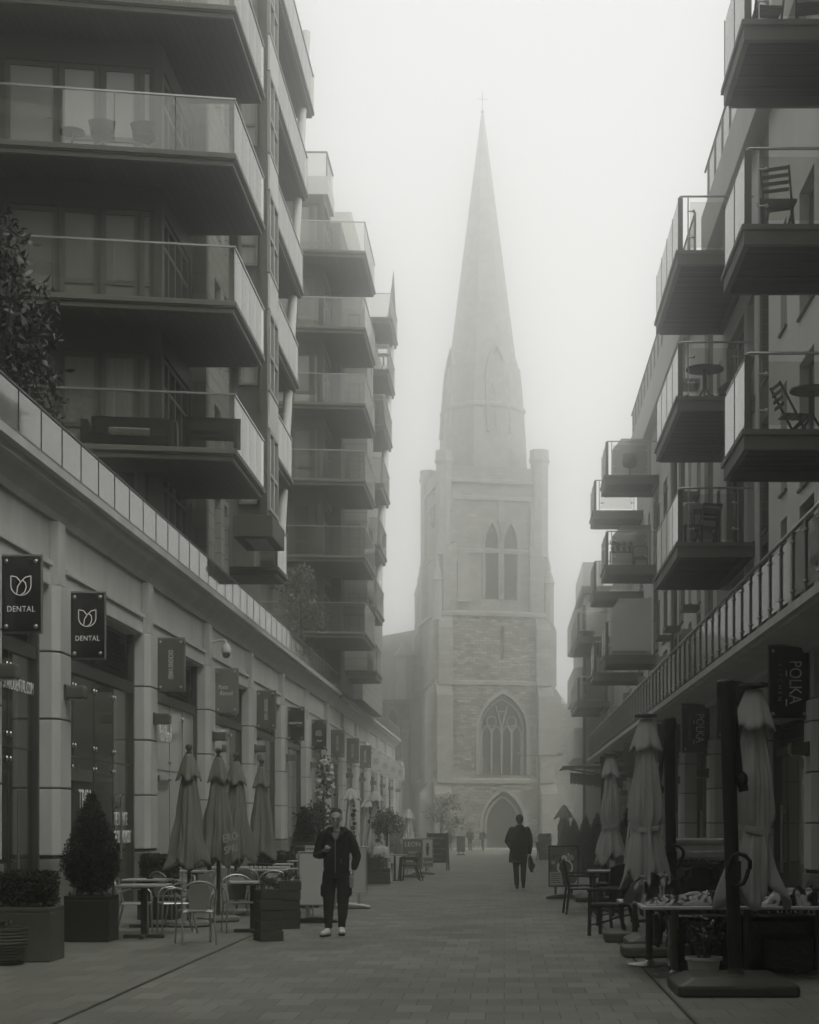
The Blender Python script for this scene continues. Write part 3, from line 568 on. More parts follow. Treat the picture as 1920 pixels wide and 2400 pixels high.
# ------------------------------------------------------------------ right apartment blocks
A4 = T('apartment_block','pale render and dark brick flats with boxed steel balconies above the wicker chairs','building',(6,40,4.86),world=True)
def rbalcony(parent, x0, x1, y0, y1, zt, npan, front=1, rail=1.13, screen=False):
    b = MB(); b.box(x0,x1,y0,y1,zt-.085,zt); i = .035
    b.box(x0+i,x1,y0+i,y0+i+.09,zt-.30,zt-.087); b.box(x0+i,x0+i+.09,y0+i+.092,y1-.1,zt-.30,zt-.087); b.box(x0+i+.092,x1,y1-.098,y1-.01,zt-.30,zt-.087); b.box(x1-.1,x1-.01,y0+i+.092,y1-.1,zt-.29,zt-.087)
    s = b.build('balcony','fascia',parent,bevel=.006)
    m = MB(); m.box(x0+.13,x1-.11,y0+.13,y1-.11,zt-.14,zt-.09); n = max(3,int((y1-y0)/.36))
    for k in range(1,n): yy = y0+.13+(y1-y0-.24)*k/n; m.box(x0+.13,x1-.11,yy-.008,yy+.008,zt-.155,zt-.141)
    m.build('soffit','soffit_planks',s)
    for k in range(npan+1):
        yy = y0+.07+(y1-y0-.14)*k/npan; p = MB(); p.ext([(x0+.05,yy-.02,zt),(x0+.15,yy-.02,zt),(x0+.13,yy-.02,zt+rail*.8),(x0+.05,yy-.02,zt+rail-.03)],(0,.04,0)); p.build('post','dark_metal',s)
        if k < npan:
            g = MB(); g.box(x0+.055,x0+.067,yy+.06,yy+(y1-y0-.14)/npan-.06,zt+.08,zt+rail-.1); g.build('glass_panel','balustrade_glass',s)
    p = MB(); p.box(x0+.05,x0+.15,y0+.04,y0+.075,zt,zt+rail-.04); p.build('corner_post','dark_metal',s)
    p = MB(); p.tube([(x0+.26,y0+.06,zt),(x0+.26,y0+.06,zt+rail-.03)],.014,6)
    for z in (.28,.82): p.tube([(x0+.24,y0+.05,zt+z),(x0+.40,y0+.05,zt+z)],.014,6); p.ball((x0+.37,y0+.045,zt+z),.034,8)
    p.build('glass_clip','steel',s); p = MB(); xm = x1-.35
    p.tube([(xm,y0+.06,zt),(xm,y0+.06,zt+rail-.03)],.014,6)
    for z in (.28,.82): p.tube([(xm-.14,y0+.05,zt+z),(xm+.02,y0+.05,zt+z)],.014,6); p.ball((xm-.10,y0+.045,zt+z),.034,8)
    p.build('glass_clip','steel',s)
    g = MB(); g.box(x0+.30,xm-.06,y0+.05,y0+.062,zt+.07,zt+rail-.13); g.build('glass_panel','clear_glass',s)
    h = MB(); h.tube([(x0+.10,y1-.05,zt+rail),(x0+.10,y0+.12,zt+rail),(x0+.115,y0+.075,zt+rail),(x0+.17,y0+.06,zt+rail),(x1-.02,y0+.06,zt+rail)],.024,8); h.build('handrail','steel',s,smooth=True)
    if screen:
        g = MB(); zs = zt+.08; g.ext([(x0+.42,y1-.06,zs),(x1-.05,y1-.06,zs),(x1-.05,y1-.06,zt+1.75),(x0+.75,y1-.06,zt+1.75),(x0+.42,y1-.06,zt+1.35)],(0,.014,0)); g.build('privacy_screen','frosted_glass',s)
    return s
LV = [7.4,10.42,13.44]
for z in LV:
    rbalcony(A4,3.50,5.19,24.5,26.9,z,2)
    rbalcony(A4,3.55,5.19,34.4,39.4,z,4,screen=(z<8))
    rbalcony(A4,3.35,5.19,55.8,58.2,z-.17,2,screen=True)
    rbalcony(A4,3.29,5.19,62.0,64.4,z-.2,2)
m = MB(); m.ext([(3.60,55.80,7.36),(4.95,55.80,7.36),(4.95,55.80,9.12),(3.86,55.80,9.12),(3.60,55.80,8.72)],(0,.02,0)); tag(m.build('privacy_screen','board_pale',A4),'pale solid privacy panel on the lowest balcony of the third stack')
# main wall with its openings
def rwall(y0, y1, z0, z1, wins, mname='render_wall', x=5.2, nm='street_wall'):
    b = MB(); hs = [(a-y0,c-y0,f+s,f+e) for f in [4.9]+LV for a,c,s,e,_ in wins if f+e < z1]
    wall(b,(x,y0),(x,y1),z0,z1,.3,hs,-1); b.build(nm,mname,A4)
    for f in [4.9]+LV:
        for a,c,s,e,pn in wins:
            if f+e < z1:
                window(A4,(x,a),(x,c),f+s,f+e,.16,pn,'window_frame',2 if c-a > 1 else 1,.3 if c-a < 1 else 0,.06,inward=-1)
                m = MB(); m.box(x-.05,x+.14,a-.04,c+.04,f+s-.05,f+s-.005); m.build('sill','dark_metal',A4)
rwall(20,32.7,4.86,15.5,[(24.9,26.8,.05,2.2,'pane_dark'),(27.9,29.3,.05,2.25,'pane_mid'),(30.6,31.3,.35,2.35,'pane_dark')])
rwall(32.7,34.1,4.86,15.5,[(33.0,33.8,.05,2.3,'pane_dark')],'dark_brick',5.24,'brick_panel')
rwall(34.1,41.4,4.86,15.5,[(34.6,35.6,.05,2.25,'pane_mid'),(36.1,38.9,.05,2.25,'pane_mid'),(40.0,40.7,.35,2.3,'pane_dark')])
b = MB(); b.box(4.9,5.6,20,41.4,15.5,16.66); b.build('parapet_band','render_wall',A4,bevel=.02)
b = MB(); b.box(5.4,14,20,41.4,4.87,16.4); b.build('core','dark_brick',A4)
rwall(43.2,50,4.86,15.2,[(44.0,44.9,.05,2.25,'pane_dark'),(46.2,47.0,.3,2.3,'pane_dark'),(48.2,49.6,.05,2.25,'pane_mid')])
rwall(50,52,4.86,15.2,[(50.4,51.4,.05,2.3,'pane_dark')],'dark_brick',5.24,'brick_panel')
rwall(52,65.2,4.86,15.2,[(53.0,54.4,.05,2.25,'pane_dark'),(56.2,57.9,.05,2.25,'pane_mid'),(59.3,60.1,.3,2.3,'pane_dark'),(62.4,64.0,.05,2.25,'pane_mid')])
b = MB(); b.box(4.9,5.6,43.2,65.2,15.2,16.45); b.build('parapet_band','render_wall',A4,bevel=.02)
b = MB(); b.box(5.4,14,43.2,65.2,4.87,16.2); b.build('core','dark_brick',A4)
b = MB(); b.box(5.3,13,41.3,43.3,4.87,15.0); b.build('link_wall','dark_brick',A4)
for y in (44.2,46.6,49.0,51.4):
    for z in (7.4,10.4,13.4):
        if y == 46.6: continue
        m = MB(); m.box(4.75,5.2,y,y+.9,z-.12,z); s = m.build('juliet_balcony','fascia',A4); r_ = MB(); r_.tube([(4.8,y,z+1.05),(4.8,y+.9,z+1.05)],.025)
        for q in range(4): r_.box(4.79,4.81,y+.05+q*.27,y+.07+q*.27,z,z+1.03)
        r_.build('railing','dark_metal',s)
def roofrail(y0,y1,z,x=4.98):
    r_ = MB(); r_.tube([(x,y0,z+1.05),(x,y1,z+1.05)],.03)
    k = y0
    while k < y1: r_.box(x-.03,x+.03,k,k+.06,z,z+1.03); k += 1.3
    s = r_.build('roof_rail','dark_metal',A4); k = y0
    while k < y1-1.2: g = MB(); g.box(x-.005,x+.005,k+.15,k+1.2,z+.1,z+.95); g.build('glass_panel','clear_glass',s); k += 1.3
roofrail(21,41.2,16.66); roofrail(43.4,65,16.45)
A5 = T('apartment_block','cream end block with rounded solid balcony fronts, beyond the boxed steel balconies','building',(6,85,4.8),world=True)
b = MB(); b.box(5.2,12,65.4,84,4.86,13.0); b.build('side_wing','render_wall',A5)
for f in (4.9,7.2,10.2): window(A5,(5.2,79),(5.2,81),f+.05,f+2.2,-.02,'pane_mid','window_frame',2,0,inward=-1); window(A5,(5.2,68),(5.2,70),f+.05,f+2.2,-.02,'pane_mid','window_frame',2,0,inward=-1)
b = MB(); b.box(4.12,12,84,99,gz(90)-.5,13.1); b.build('end_wall','render_wall',A5)
b = MB(); b.box(3.98,4.12,83.98,84.5,gz(90)-.5,12.6); b.build('corner_strip','dark_brick',A5)
b = MB(); b.box(3.9,9,83.6,99,13.11,13.5); b.build('roof_slab','fascia',A5)
for z in (4.9,8.0,11.0):
    pts = [(4.12,85)]+[(4.12-.55*math.sin(R(a)),86.0-1.0*math.cos(R(a))) for a in range(10,91,16)]+[(3.57,94)]+[(4.12-.55*math.cos(R(a)),94+1.0*math.sin(R(a))) for a in range(10,91,16)]
    b = MB(); b.prism(pts,z,z+1.55); b.build('rounded_balcony','render_wall',A5,smooth=2)
for z in (7.22,10.22): rbalcony(A5,3.34,4.9,77,83.9,z,3,screen=False)
g = MB(); g.box(3.95,5.0,83.7,83.72,13.5,14.7); g.box(3.95,3.97,83.72,92,13.5,14.7); g.build('roof_glass','frosted_glass',A5)

# ------------------------------------------------------------------ church
CH = T('church','gothic stone church with a tall spire fading into fog at the street end','church',(-1.86,142.5,-.75),R(12))
def arch(cx, w, z0, zs, za, n=8):        # pointed arch outline in (x, z)
    h = za-zs; r = (w*w/4+h*h)/w; a = math.asin(min(1,h/r)); L_ = [(cx-w/2+r-r*math.cos(a*k/n), zs+r*math.sin(a*k/n)) for k in range(n+1)]
    return [(cx-w/2,z0)]+L_+[(2*cx-x,z) for x,z in L_[::-1][1:]]+[(cx+w/2,z0)]
from mathutils.geometry import tessellate_polygon
def holed(mb, outer, holes, y, depth):   # a front face at y with real openings and their reveals
    loops = [outer]+holes; vec = [[Vector((x,z,0)) for x,z in lp] for lp in loops]; flat = [p for lp in loops for p in lp]
    mb.add([(x,y,z) for x,z in flat], [tuple(t) for t in tessellate_polygon(vec)])
    for h in holes:
        n = len(h); mb.add([(x,y,z) for x,z in h]+[(x,y+depth,z) for x,z in h], [(i,(i+1)%n,n+(i+1)%n,n+i) for i in range(n)])
def stage(h, z0, z1, mname, holes=(), name='tower_stage'):
    b = MB(); holed(b, [(-h,z0),(h,z0),(h,z1),(-h,z1)], list(holes), -h, .9)
    b.add([(-h,-h,z0),(-h,-h,z1),(-h,h,z1),(-h,h,z0),(h,-h,z0),(h,-h,z1),(h,h,z1),(h,h,z0)],[(0,1,2,3),(4,7,6,5),(3,2,6,7),(1,5,6,2)])
    return b.build(name,mname,CH,fix=False)
def glaze(poly, y, mname, nm): b = MB(); b.ext([(x,y,z) for x,z in poly],(0,.1,0)); return b.build(nm,mname,CH)
def hood(poly, y, w, mname='church_stone', nm='arch_moulding', proud=.12):
    b = MB()
    for p,q in zip(poly,poly[1:]): b.bar((p[0],y-proud/2,p[1]),(q[0],y-proud/2,q[1]),proud,w,up=(0,0,1) if abs(p[0]-q[0])>abs(p[1]-q[1]) else (1,0,0)) if False else b.bar((p[0],y-proud/2,p[1]),(q[0],y-proud/2,q[1]),w,proud,up=(0,1,0))
    return b.build(nm,mname,CH)
Z0 = -.2
door = arch(.75,3.5,Z0,2.3,4.95); big = arch(.75,4.1,6.3,10.0,13.0); slit = arch(.72,.34,15.9,18.2,18.7)
stage(5.15,Z0,5.75,'rubble',[door]); glaze(door,-4.4,'church_door','door')
hood(arch(.75,3.75,Z0,2.3,5.1)[:],-5.15,.28); hood(arch(.75,2.9,Z0,2.2,4.5),-4.65,.22)
stage(4.9,5.75,13.9,'rubble',[big]); gl = glaze(big,-4.25,'church_glass','west_window'); hood(arch(.75,4.3,6.3,10.0,13.2),-4.9,.3); hood(arch(.75,3.6,6.4,10.0,12.6),-4.4,.14)
b = MB()
for k in range(5): x = .75-1.7+k*.85; b.box(x-.07,x+.07,-4.45,-4.26,6.4,9.6 if k in (0,4) else 10.2)
for k in range(4):
    x = .75-1.7+k*.85+.425; A_ = arch(x,.85,9.3,9.5,10.4,5)
    for p,q in zip(A_[1:-1],A_[2:-1]): b.bar((p[0],-4.36,p[1]),(q[0],-4.36,q[1]),.12,.16,up=(0,1,0))
for s in (-1,1):
    for p,q in zip(arc((.75+s*.85,10.75),.42,0,360,10),arc((.75+s*.85,10.75),.42,0,360,10)[1:]): b.bar((p[0],-4.36,p[1]),(q[0],-4.36,q[1]),.1,.14,up=(0,1,0))
b.bar((.75,-4.36,10.2),(.25,-4.36,12.1),.13,.15,up=(0,1,0)); b.bar((.75,-4.36,10.2),(1.25,-4.36,12.1),.13,.15,up=(0,1,0)); b.bar((.35,-4.36,11.6),(1.15,-4.36,11.6),.1,.14,up=(0,1,0))
b.build('tracery','church_stone',gl)
stage(4.72,13.9,19.6,'rubble',[slit]); glaze(slit,-4.4,'church_glass','slit_window')
lan = [arch(x,1.12,20.9,25.4,27.2) for x in (-.05,1.55)]
stage(4.25,19.6,30.7,'ashlar',lan)
for q in lan: glaze(q,-3.8,'church_glass','belfry_window')
for x in (-.05,1.55): hood(arch(x,1.35,20.9,25.4,27.5),-4.25,.2)
b = MB(); b.box(.68,.82,-4.4,-4.2,20.9,28); b.bar((.75,-4.35,27.3),(.75,-4.35,29.1),.5,.25,up=(0,1,0)); b.build('niche','church_stone',CH)
b = MB(); b.box(-3.0,-2.0,-4.55,-4.24,20.9,24.1); b.box(-3.15,-1.85,-4.7,-4.24,20.6,20.9); b.ext([(-3.1,-4.5,24.1),(-1.9,-4.5,24.1),(-2.5,-4.5,25.1)],(0,.25,0)); b.build('statue_niche','church_stone',CH)
for z,h in ((5.75,5.3),(13.9,5.05),(19.6,5.0),(24.9,4.42),(29.3,4.42),(30.7,4.5)):
    b = MB(); o_ = [(-h,-h),(h,-h),(h,h),(-h,h)]; b.prism(o_,z-.16,z+.1); t_ = len(b.v); b.prism(o_,z+.1,z+.34)
    for i in range(t_+4,t_+8): x,y,q = b.v[i]; b.v[i] = (x*(1-.5/h),y*(1-.5/h),q)
    b.build('string_course','church_stone',CH)
for cx,cyy in ((-1,-1),(1,-1),(-1,1),(1,1)):
    for ax in (0,1):
        b = MB()
        for h,z0,z1,pr,wd in ((5.15,Z0,5.6,1.05,1.4),(4.9,5.6,13.7,.85,1.3),(4.72,13.7,19.3,.65,1.2),(4.25,19.3,25.5,.55,1.15),(4.25,25.5,29.1,.32,1.05)):
            a0, a1 = cx*(h-wd-.003), cx*(h-.003); c0, c1 = cyy*(h-.25), cyy*(h+pr)
            lo = (a0,a1,c0,c1) if ax == 0 else (c0*cx*cyy if False else cx*(h-.25), cx*(h+pr), cyy*(h-wd-.003), cyy*(h-.003))
            b.box(lo[0],lo[1],lo[2],lo[3],z0,z1-.9); t_ = len(b.v); b.box(lo[0],lo[1],lo[2],lo[3],z1-.9,z1+.3)
            for i in range(t_+4,t_+8):       # weathered slope
                x,y,q = b.v[i]
                if ax == 0 and abs(abs(y)-(h+pr)) < 1e-4: b.v[i] = (x,math.copysign(h+.02,y),q)
                if ax == 1 and abs(abs(x)-(h+pr)) < 1e-4: b.v[i] = (math.copysign(h+.02,x),y,q)
        b.build('buttress','ashlar',CH)
    b = MB(); b.lathe([(.42,19.0),(.42,22.2),(.52,22.3),(.45,22.5),(.16,23.4),(.2,23.5),(.02,24.3)],(cx*4.72,cyy*4.72,0),8); b.build('corner_pinnacle','church_stone',CH)
    r = .82 if cx > 0 else .72; tp = 33.5 if cx > 0 else 33.1
    b = MB(); b.lathe([(r,24.5),(r*.93,25.2),(r*.93,tp-1.2),(r*1.12,tp-.9),(r,tp-.6),(r,tp)],(cx*4.05,cyy*4.05,0),8); b.build('pinnacle','church_stone',CH)
b = MB()
for s in range(4):
    t_ = len(b.v); b.box(-4.3,4.3,-4.33,-4.1,30.9,31.9); b.rot(s*math.pi/2,start=t_)
b.build('parapet','ashlar',CH)
b = MB(); oct_ = lambda r: r/math.cos(math.pi/8)*.97
b.lathe([(oct_(3.80),30.2),(oct_(3.45),37.1),(oct_(3.58),37.3),(oct_(3.58),37.5),(oct_(3.38),37.7),(oct_(3.12),41.0),(oct_(2.86),41.02),(.12,63.0)],(0,0,0),8); b.rot(R(22.5)); b.build('spire','church_stone',CH)
for s in range(4):
    b = MB(); t_ = 0
    for x in (-.55,.55):
        A_ = arch(x,.75,35.0,38.2,39.4,5)
        for p,q in zip(A_,A_[1:]): b.bar((p[0],.12-(3.75-(p[1]-32)*.079),p[1]),(q[0],.12-(3.75-(q[1]-32)*.079),q[1]),.16,.4,up=(0,1,0))
    A_ = arch(0,2.0,35.0,39.3,42.6,5)
    for p,q in zip(A_,A_[1:]): b.bar((p[0],.12-(3.75-(p[1]-32)*.079),p[1]),(q[0],.12-(3.75-(q[1]-32)*.079),q[1]),.18,.4,up=(0,1,0))
    b.rot(s*math.pi/2+R(12)); b.build('lucarne','church_stone',CH)
b = MB(); b.tube([(0,0,62.9),(0,0,65.0)],.03,6); b.bar((-.42,0,64.3),(.42,0,64.3),.035); b.ball((0,0,63.2),.16,8); b.build('finial_cross','dark_metal',CH)
b = MB(); t_ = b.lathe([(1.0,0),(1.0,.12)],(0,0,0),28); b.v = [(-4.27-z,y,28.4+x) for x,y,z in b.v]; ck = b.build('clock_face','church_stone',CH)
b = MB()
for k in range(12): a = R(30*k); b.bar((-4.41,.62*math.sin(a),28.4+.62*math.cos(a)),(-4.41,.85*math.sin(a),28.4+.85*math.cos(a)),.1,.04,up=(1,0,0))
b.bar((-4.43,0,28.4),(-4.43,.3,28.9),.08,.03,up=(1,0,0)); b.bar((-4.43,0,28.4),(-4.43,-.2,27.7),.06,.03,up=(1,0,0)); b.build('clock_hand','church_door',ck)
# nave and aisle running back behind the tower
b = MB(); b.box(-16.5,-5.16,4.0,34,Z0,13.0); b.box(-5.16,9.5,5.2,34,Z0,13.0); b.build('nave_wall','rubble',CH)
for x in (-14.2,-11.7,-9.2,-7.2):
    A_ = arch(x,.95,8.2,11.2,12.4); glaze([(p[0],p[1]) for p in A_],3.93,'church_glass','lancet_window'); hood(A_,4.0,.2)
b = MB(); b.ext([(-5,9.6,13.0),(0,9.6,21.2),(5,9.6,13.0)],(0,24,0)); b.add([(-17,3.4,13.0),(-4,3.4,13.0),(-4,9.5,19.9),(-15,9.5,17.6),(-17,16,13.0),(-4,16,13.0)],[(0,1,2,3),(1,5,2),(5,4,3,2),(4,0,3),(0,4,5,1)]); b.build('nave_roof','slate',CH)
b = MB(); b.box(-16.7,-5.2,3.72,4.3,12.7,13.05); b.build('eaves_course','church_stone',CH)
b = MB(); b.lathe([(.85,13.0),(.85,16.6),(1.0,16.8)],(-6.2,3.4,0),8); tr = b.build('stair_turret','ashlar',CH); b = MB(); b.lathe([(1.05,16.8),(.05,18.2)],(-6.2,3.4,0),8); b.build('turret_roof','slate',tr)
b = MB(); b.tube([(-7.6,3.9,14.2),(-7.6,3.85,12.2),(-8.1,3.85,9.5),(-8.1,3.85,Z0)],.06); b.build('drainpipe','church_stone',CH)
for x in (-10.6,-8.2,-6.2): b = MB(); b.box(x-.35,x+.35,3.3,4.05,Z0,11.2); b.build('buttress','ashlar',CH)
# pale building beyond the church
FB = T('office_building','pale flat roofed building half lost in fog between the church and the cream end block','building',(10,172,-1),world=True)
b = MB(); b.box(3.8,22,172,186,-1.2,10.4); b.build('wall','far_wall',FB); b = MB(); b.box(3.6,22.2,171.8,186.2,10.4,11.0); b.build('roof_edge','far_wall',FB)
for z in (1.0,4.2,7.3):
    for x in range(5): window(FB,(4.4+x*2.3,171.97),(6.4+x*2.3,171.97),z,z+2.0,-.03,'far_glass','far_wall',2,0,.09)
b = MB(); b.ext([(5.2,181,11),(8.6,181,11),(6.4,181,15.2),(5.6,181,15.2)],(0,5,0)); b.build('roof_plant','far_wall',FB)
HB = T('brick_house','low dark building at the end of the dome camera parade, beside the church','building',(-9,120,-.6),world=True)
b = MB(); b.box(-16,-7.6,112,124,-.8,5.2); b.build('wall','rubble',HB); b = MB(); b.box(-16.2,-7.4,111.8,124.2,5.2,5.5); b.build('roof','slate',HB); window(HB,(-8.8,111.97),(-7.9,111.97),.9,3.6,-.03,'pane_dark','window_frame',1,.4)
# ------------------------------------------------------------------ the rest of the yard, behind and beside the viewpoint
YB = T('apartment_block','flats closing the yard behind the viewpoint, seen only in reflections','building',(0,-24,0),world=True)
b = MB(); b.box(-24,20,-31,-16,-.05,34); b.build('wall','dark_brick',YB)
for z in (1,4,7,10,13,16,19,22,25,28):
    for x in range(-14,14,4): window(YB,(x+1.8,-15.98),(x,-15.98),z,z+2.1,-.04,'pane_mid','light_frame',2)
YL = T('apartment_block','side wing of the flats continuing beside the viewpoint on the dome camera side','building',(-14,0,0),world=True)
b = MB(); b.box(-24,-8.3,-15.9,24,6.75,30); b.box(-24,-7.1,-15.9,13.9,-.05,6.7); b.build('wall','cladding',YL)
YR = T('apartment_block','side wing of the flats continuing beside the viewpoint on the wicker chair side','building',(10,0,0),world=True)
b = MB(); b.box(5.25,20,-15.9,19.9,4.9,17); b.box(5.1,20,-15.9,13.9,-.05,4.86); b.build('wall','render_wall',YR)
# ------------------------------------------------------------------ planting
def boxpts(n, x, y, z0, z1, rnd=.35):     # points near the surface of a clipped block
    p = RNG.random((n,3))*2-1; ax = RNG.integers(0,5,n); s = np.where(RNG.random(n)<.5,-1,1)
    for i in range(n):
        if ax[i] == 4: p[i,2] = 1
        elif ax[i] < 2: p[i,0] = s[i]
        else: p[i,1] = s[i]
    p *= 1-RNG.random((n,1))**2*.18; q = np.abs(p).max(1); nrm = np.linalg.norm(p,axis=1); p *= (1-rnd*.25*np.clip(nrm/q-1,0,1))[:,None]
    return np.stack([p[:,0]*x/2,p[:,1]*y/2,(z0+z1)/2+p[:,2]*(z1-z0)/2],1)
def conepts(n, prof):                     # prof [(r, z)] ; points in a ragged shell
    zs = np.array([q[1] for q in prof]); rs = np.array([q[0] for q in prof]); z = zs[0]+(zs[-1]-zs[0])*RNG.random(n*3); r = np.interp(z,zs,rs); keep = RNG.random(n*3) < r/rs.max()+.06; z, r = z[keep][:n], r[keep][:n]
    a = RNG.random(len(z))*2*np.pi; lump = 1+.10*np.sin(a*5+z*9)+.08*np.sin(a*9-z*17); r = r*lump*(1-.28*RNG.random(len(z))**1.6); return np.stack([np.cos(a)*r,np.sin(a)*r,z],1)
def ballpts(n, c, r, sx=1, sy=1, sz=1, clumps=9, seed=None):
    cs = RNG.normal(size=(clumps,3)); cs /= np.linalg.norm(cs,axis=1)[:,None]; cs *= (.35+.5*RNG.random((clumps,1))); w = RNG.integers(0,clumps,n)
    p = RNG.normal(size=(n,3)); p /= np.linalg.norm(p,axis=1)[:,None]; p *= (.5+.5*RNG.random((n,1)))*.45; p += cs[w]
    return np.array(c)+p*r*np.array([sx,sy,sz])
def planter_box(t, w, d, h, m, taper=0, name='planter', rim=.02):
    b = MB(); b.prism([(-w/2+taper,-d/2+taper),(w/2-taper,-d/2+taper),(w/2-taper,d/2-taper),(-w/2+taper,d/2-taper)],0,.05) if taper else None
    b.box(-w/2,w/2,-d/2,d/2,0.004,h-.06); b.box(-w/2,w/2,-d/2,-d/2+.03,h-.06,h); b.box(-w/2,w/2,d/2-.03,d/2,h-.06,h); b.box(-w/2,-w/2+.03,-d/2+.03,d/2-.03,h-.06,h); b.box(w/2-.03,w/2,-d/2+.03,d/2-.03,h-.06,h)
    o = b.build(name,m,t,bevel=.012); b = MB(); b.box(-w/2+.03,w/2-.03,-d/2+.03,d/2-.03,h-.06,h-.03); b.build('soil','soil',t); return o
def hedge(t, w, d, z0, z1, n=2600, leaf=.045, core=True, m='hedge_leaf'):
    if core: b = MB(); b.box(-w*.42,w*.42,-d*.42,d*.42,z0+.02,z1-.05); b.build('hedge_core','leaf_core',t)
    return leaves('foliage',boxpts(n,w,d,z0,z1),leaf,m,t)
def conifer(t, z0, prof, n=5200, leaf=.06, m='conifer_leaf'):
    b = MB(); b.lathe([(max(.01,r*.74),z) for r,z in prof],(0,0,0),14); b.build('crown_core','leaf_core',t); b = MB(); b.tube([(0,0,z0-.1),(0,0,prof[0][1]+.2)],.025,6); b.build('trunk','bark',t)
    return leaves('foliage',conepts(n,prof),leaf,m,t,up=.5,aspect=.38)
h1 = T('hedge_planter','clipped box hedge in a tall square grey planter, just behind the ribbed pot','planter',(-5.52,19.33,0),0,'clipped hedges in planters')
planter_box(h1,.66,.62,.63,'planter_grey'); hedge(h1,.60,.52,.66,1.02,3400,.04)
leaves('ground_ivy',boxpts(160,.6,.56,.60,.68),.06,'olive_leaf',h1)
t = T('ribbed_pot','round glazed pot with horizontal ribs on a saucer before the hedge planter','pot',(-5.62,18.72,0))
b = MB(); prof = [(.14,.03)]
for k in range(9): z = .05+k*.036; r = .17+.07*min(1,k/5); prof += [(r,z),(r+.012,z+.012),(r+.012,z+.022),(r,z+.034)]
prof += [(.245,.385),(.262,.395),(.262,.42),(.235,.42),(.225,.37),(.01,.36)]; b.lathe(prof,(0,0,0),30); b.build('pot','glazed_pot',t,smooth=2)
b = MB(); b.lathe([(.01,.003),(.20,.003),(.225,.035),(.215,.035),(.19,.015),(.01,.014)],(0,0,0),28); b.build('saucer','planter_black',t,smooth=2); b = MB(); b.lathe([(.01,.385),(.222,.385),(.222,.39),(.01,.392)],(0,0,0),20); b.build('soil','soil',t)
leaves('foliage',ballpts(170,(0,0,.42),.17,1.1,1.1,.4),.08,'olive_leaf',t,aspect=.3)
t = T('cone_shrub','broad cone shaped conifer in a square black planter between hedge and cafe tables','potted shrub',(-5.58,22.5,0))
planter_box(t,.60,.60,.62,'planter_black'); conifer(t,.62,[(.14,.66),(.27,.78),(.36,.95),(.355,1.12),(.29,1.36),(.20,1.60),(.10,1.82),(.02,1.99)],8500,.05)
leaves('fallen_leaves',boxpts(60,.5,.5,.58,.64),.06,'olive_leaf',t)
t = T('hedge_planter','low clipped hedge behind the cafe tables, just past the cone conifer','planter',(-5.72,27.6,0),0,'clipped hedges in planters')
planter_box(t,.62,.55,.62,'planter_black'); hedge(t,.58,.5,.64,1.06,2400,.045)
t = T('hedge_planter','low clipped hedge beside the fourth brown parasol and the small menu stand','planter',(-4.75,35.0,0),0,'clipped hedges in planters')
planter_box(t,.9,.5,.55,'planter_black'); hedge(t,.86,.46,.57,.98,2000,.05)
t = T('cone_shrub','dark pointed conifer behind the pale blank board, left of the multi stemmed small tree','potted shrub',(-4.36,36.2,0),0,'pointed conifers in planters')
planter_box(t,.5,.5,.6,'planter_black'); conifer(t,.6,[(.16,.62),(.27,.8),(.24,1.1),(.16,1.5),(.08,1.75),(.015,1.93)],4200,.06)
def topiary(label, loc, c, r, trunks, n=900, leaf=.09, pot=True, sz=.85, m='olive_leaf', name='small_tree'):
    t = T(name,label,'tree',loc); b = MB()
    for dx,dy in trunks: b.tube([(0,0,0 if not pot else .3),(dx*.3,dy*.3,c*.45),(dx,dy,c*.85),(dx*1.6,dy*1.6,c+r*.3)],[.025,.022,.018,.008],6)
    b.build('trunk','bark',t); leaves('crown',ballpts(n,(0,0,c),r,1,1,sz,12),leaf,m,t,aspect=.42)
    if pot: b = MB(); b.lathe([(.17,.004),(.22,.4),(.24,.42),(.2,.42),(.19,.36),(.01,.35)],(0,0,0),18); b.build('pot','planter_grey',t,smooth=2)
    return t
topiary('small multi stemmed tree with a loose round crown behind the man with the phone',(-4.16,36.6,0),1.72,.42,[(.05,0),(-.08,.04),(.1,-.04),(-.02,-.06)],800,.1)
topiary('small dark standard tree with a lopsided crown beside the striped pale parasols',(-3.62,51.0,-.07),1.62,.56,[(.02,0),(.06,.02)],1100,.1,sz=1.15)
t = T('flower_column','tall column of pale roses and leaves on a thin stem against the stone pilasters','flower display',(-4.62,42.5,-.02))
b = MB(); b.tube([(0,0,0),(0,0,3.0)],.025,6); b.build('stem','bark',t); b = MB(); b.lathe([(.2,0.004),(.2,.35),(.18,.35)],(0,0,0),16); b.build('pot','planter_black',t)
pts = ballpts(150,(0,0,2.72),.42,.62,.62,1.55,10); b = MB()
for p in pts: b.ball(p,.045+.03*random.random(),6,1,1,.85)
b.build('blossom','flower',t,smooth=True); leaves('foliage',ballpts(300,(0.03,0,2.7),.45,.66,.66,1.5,10),.10,'olive_leaf',t)
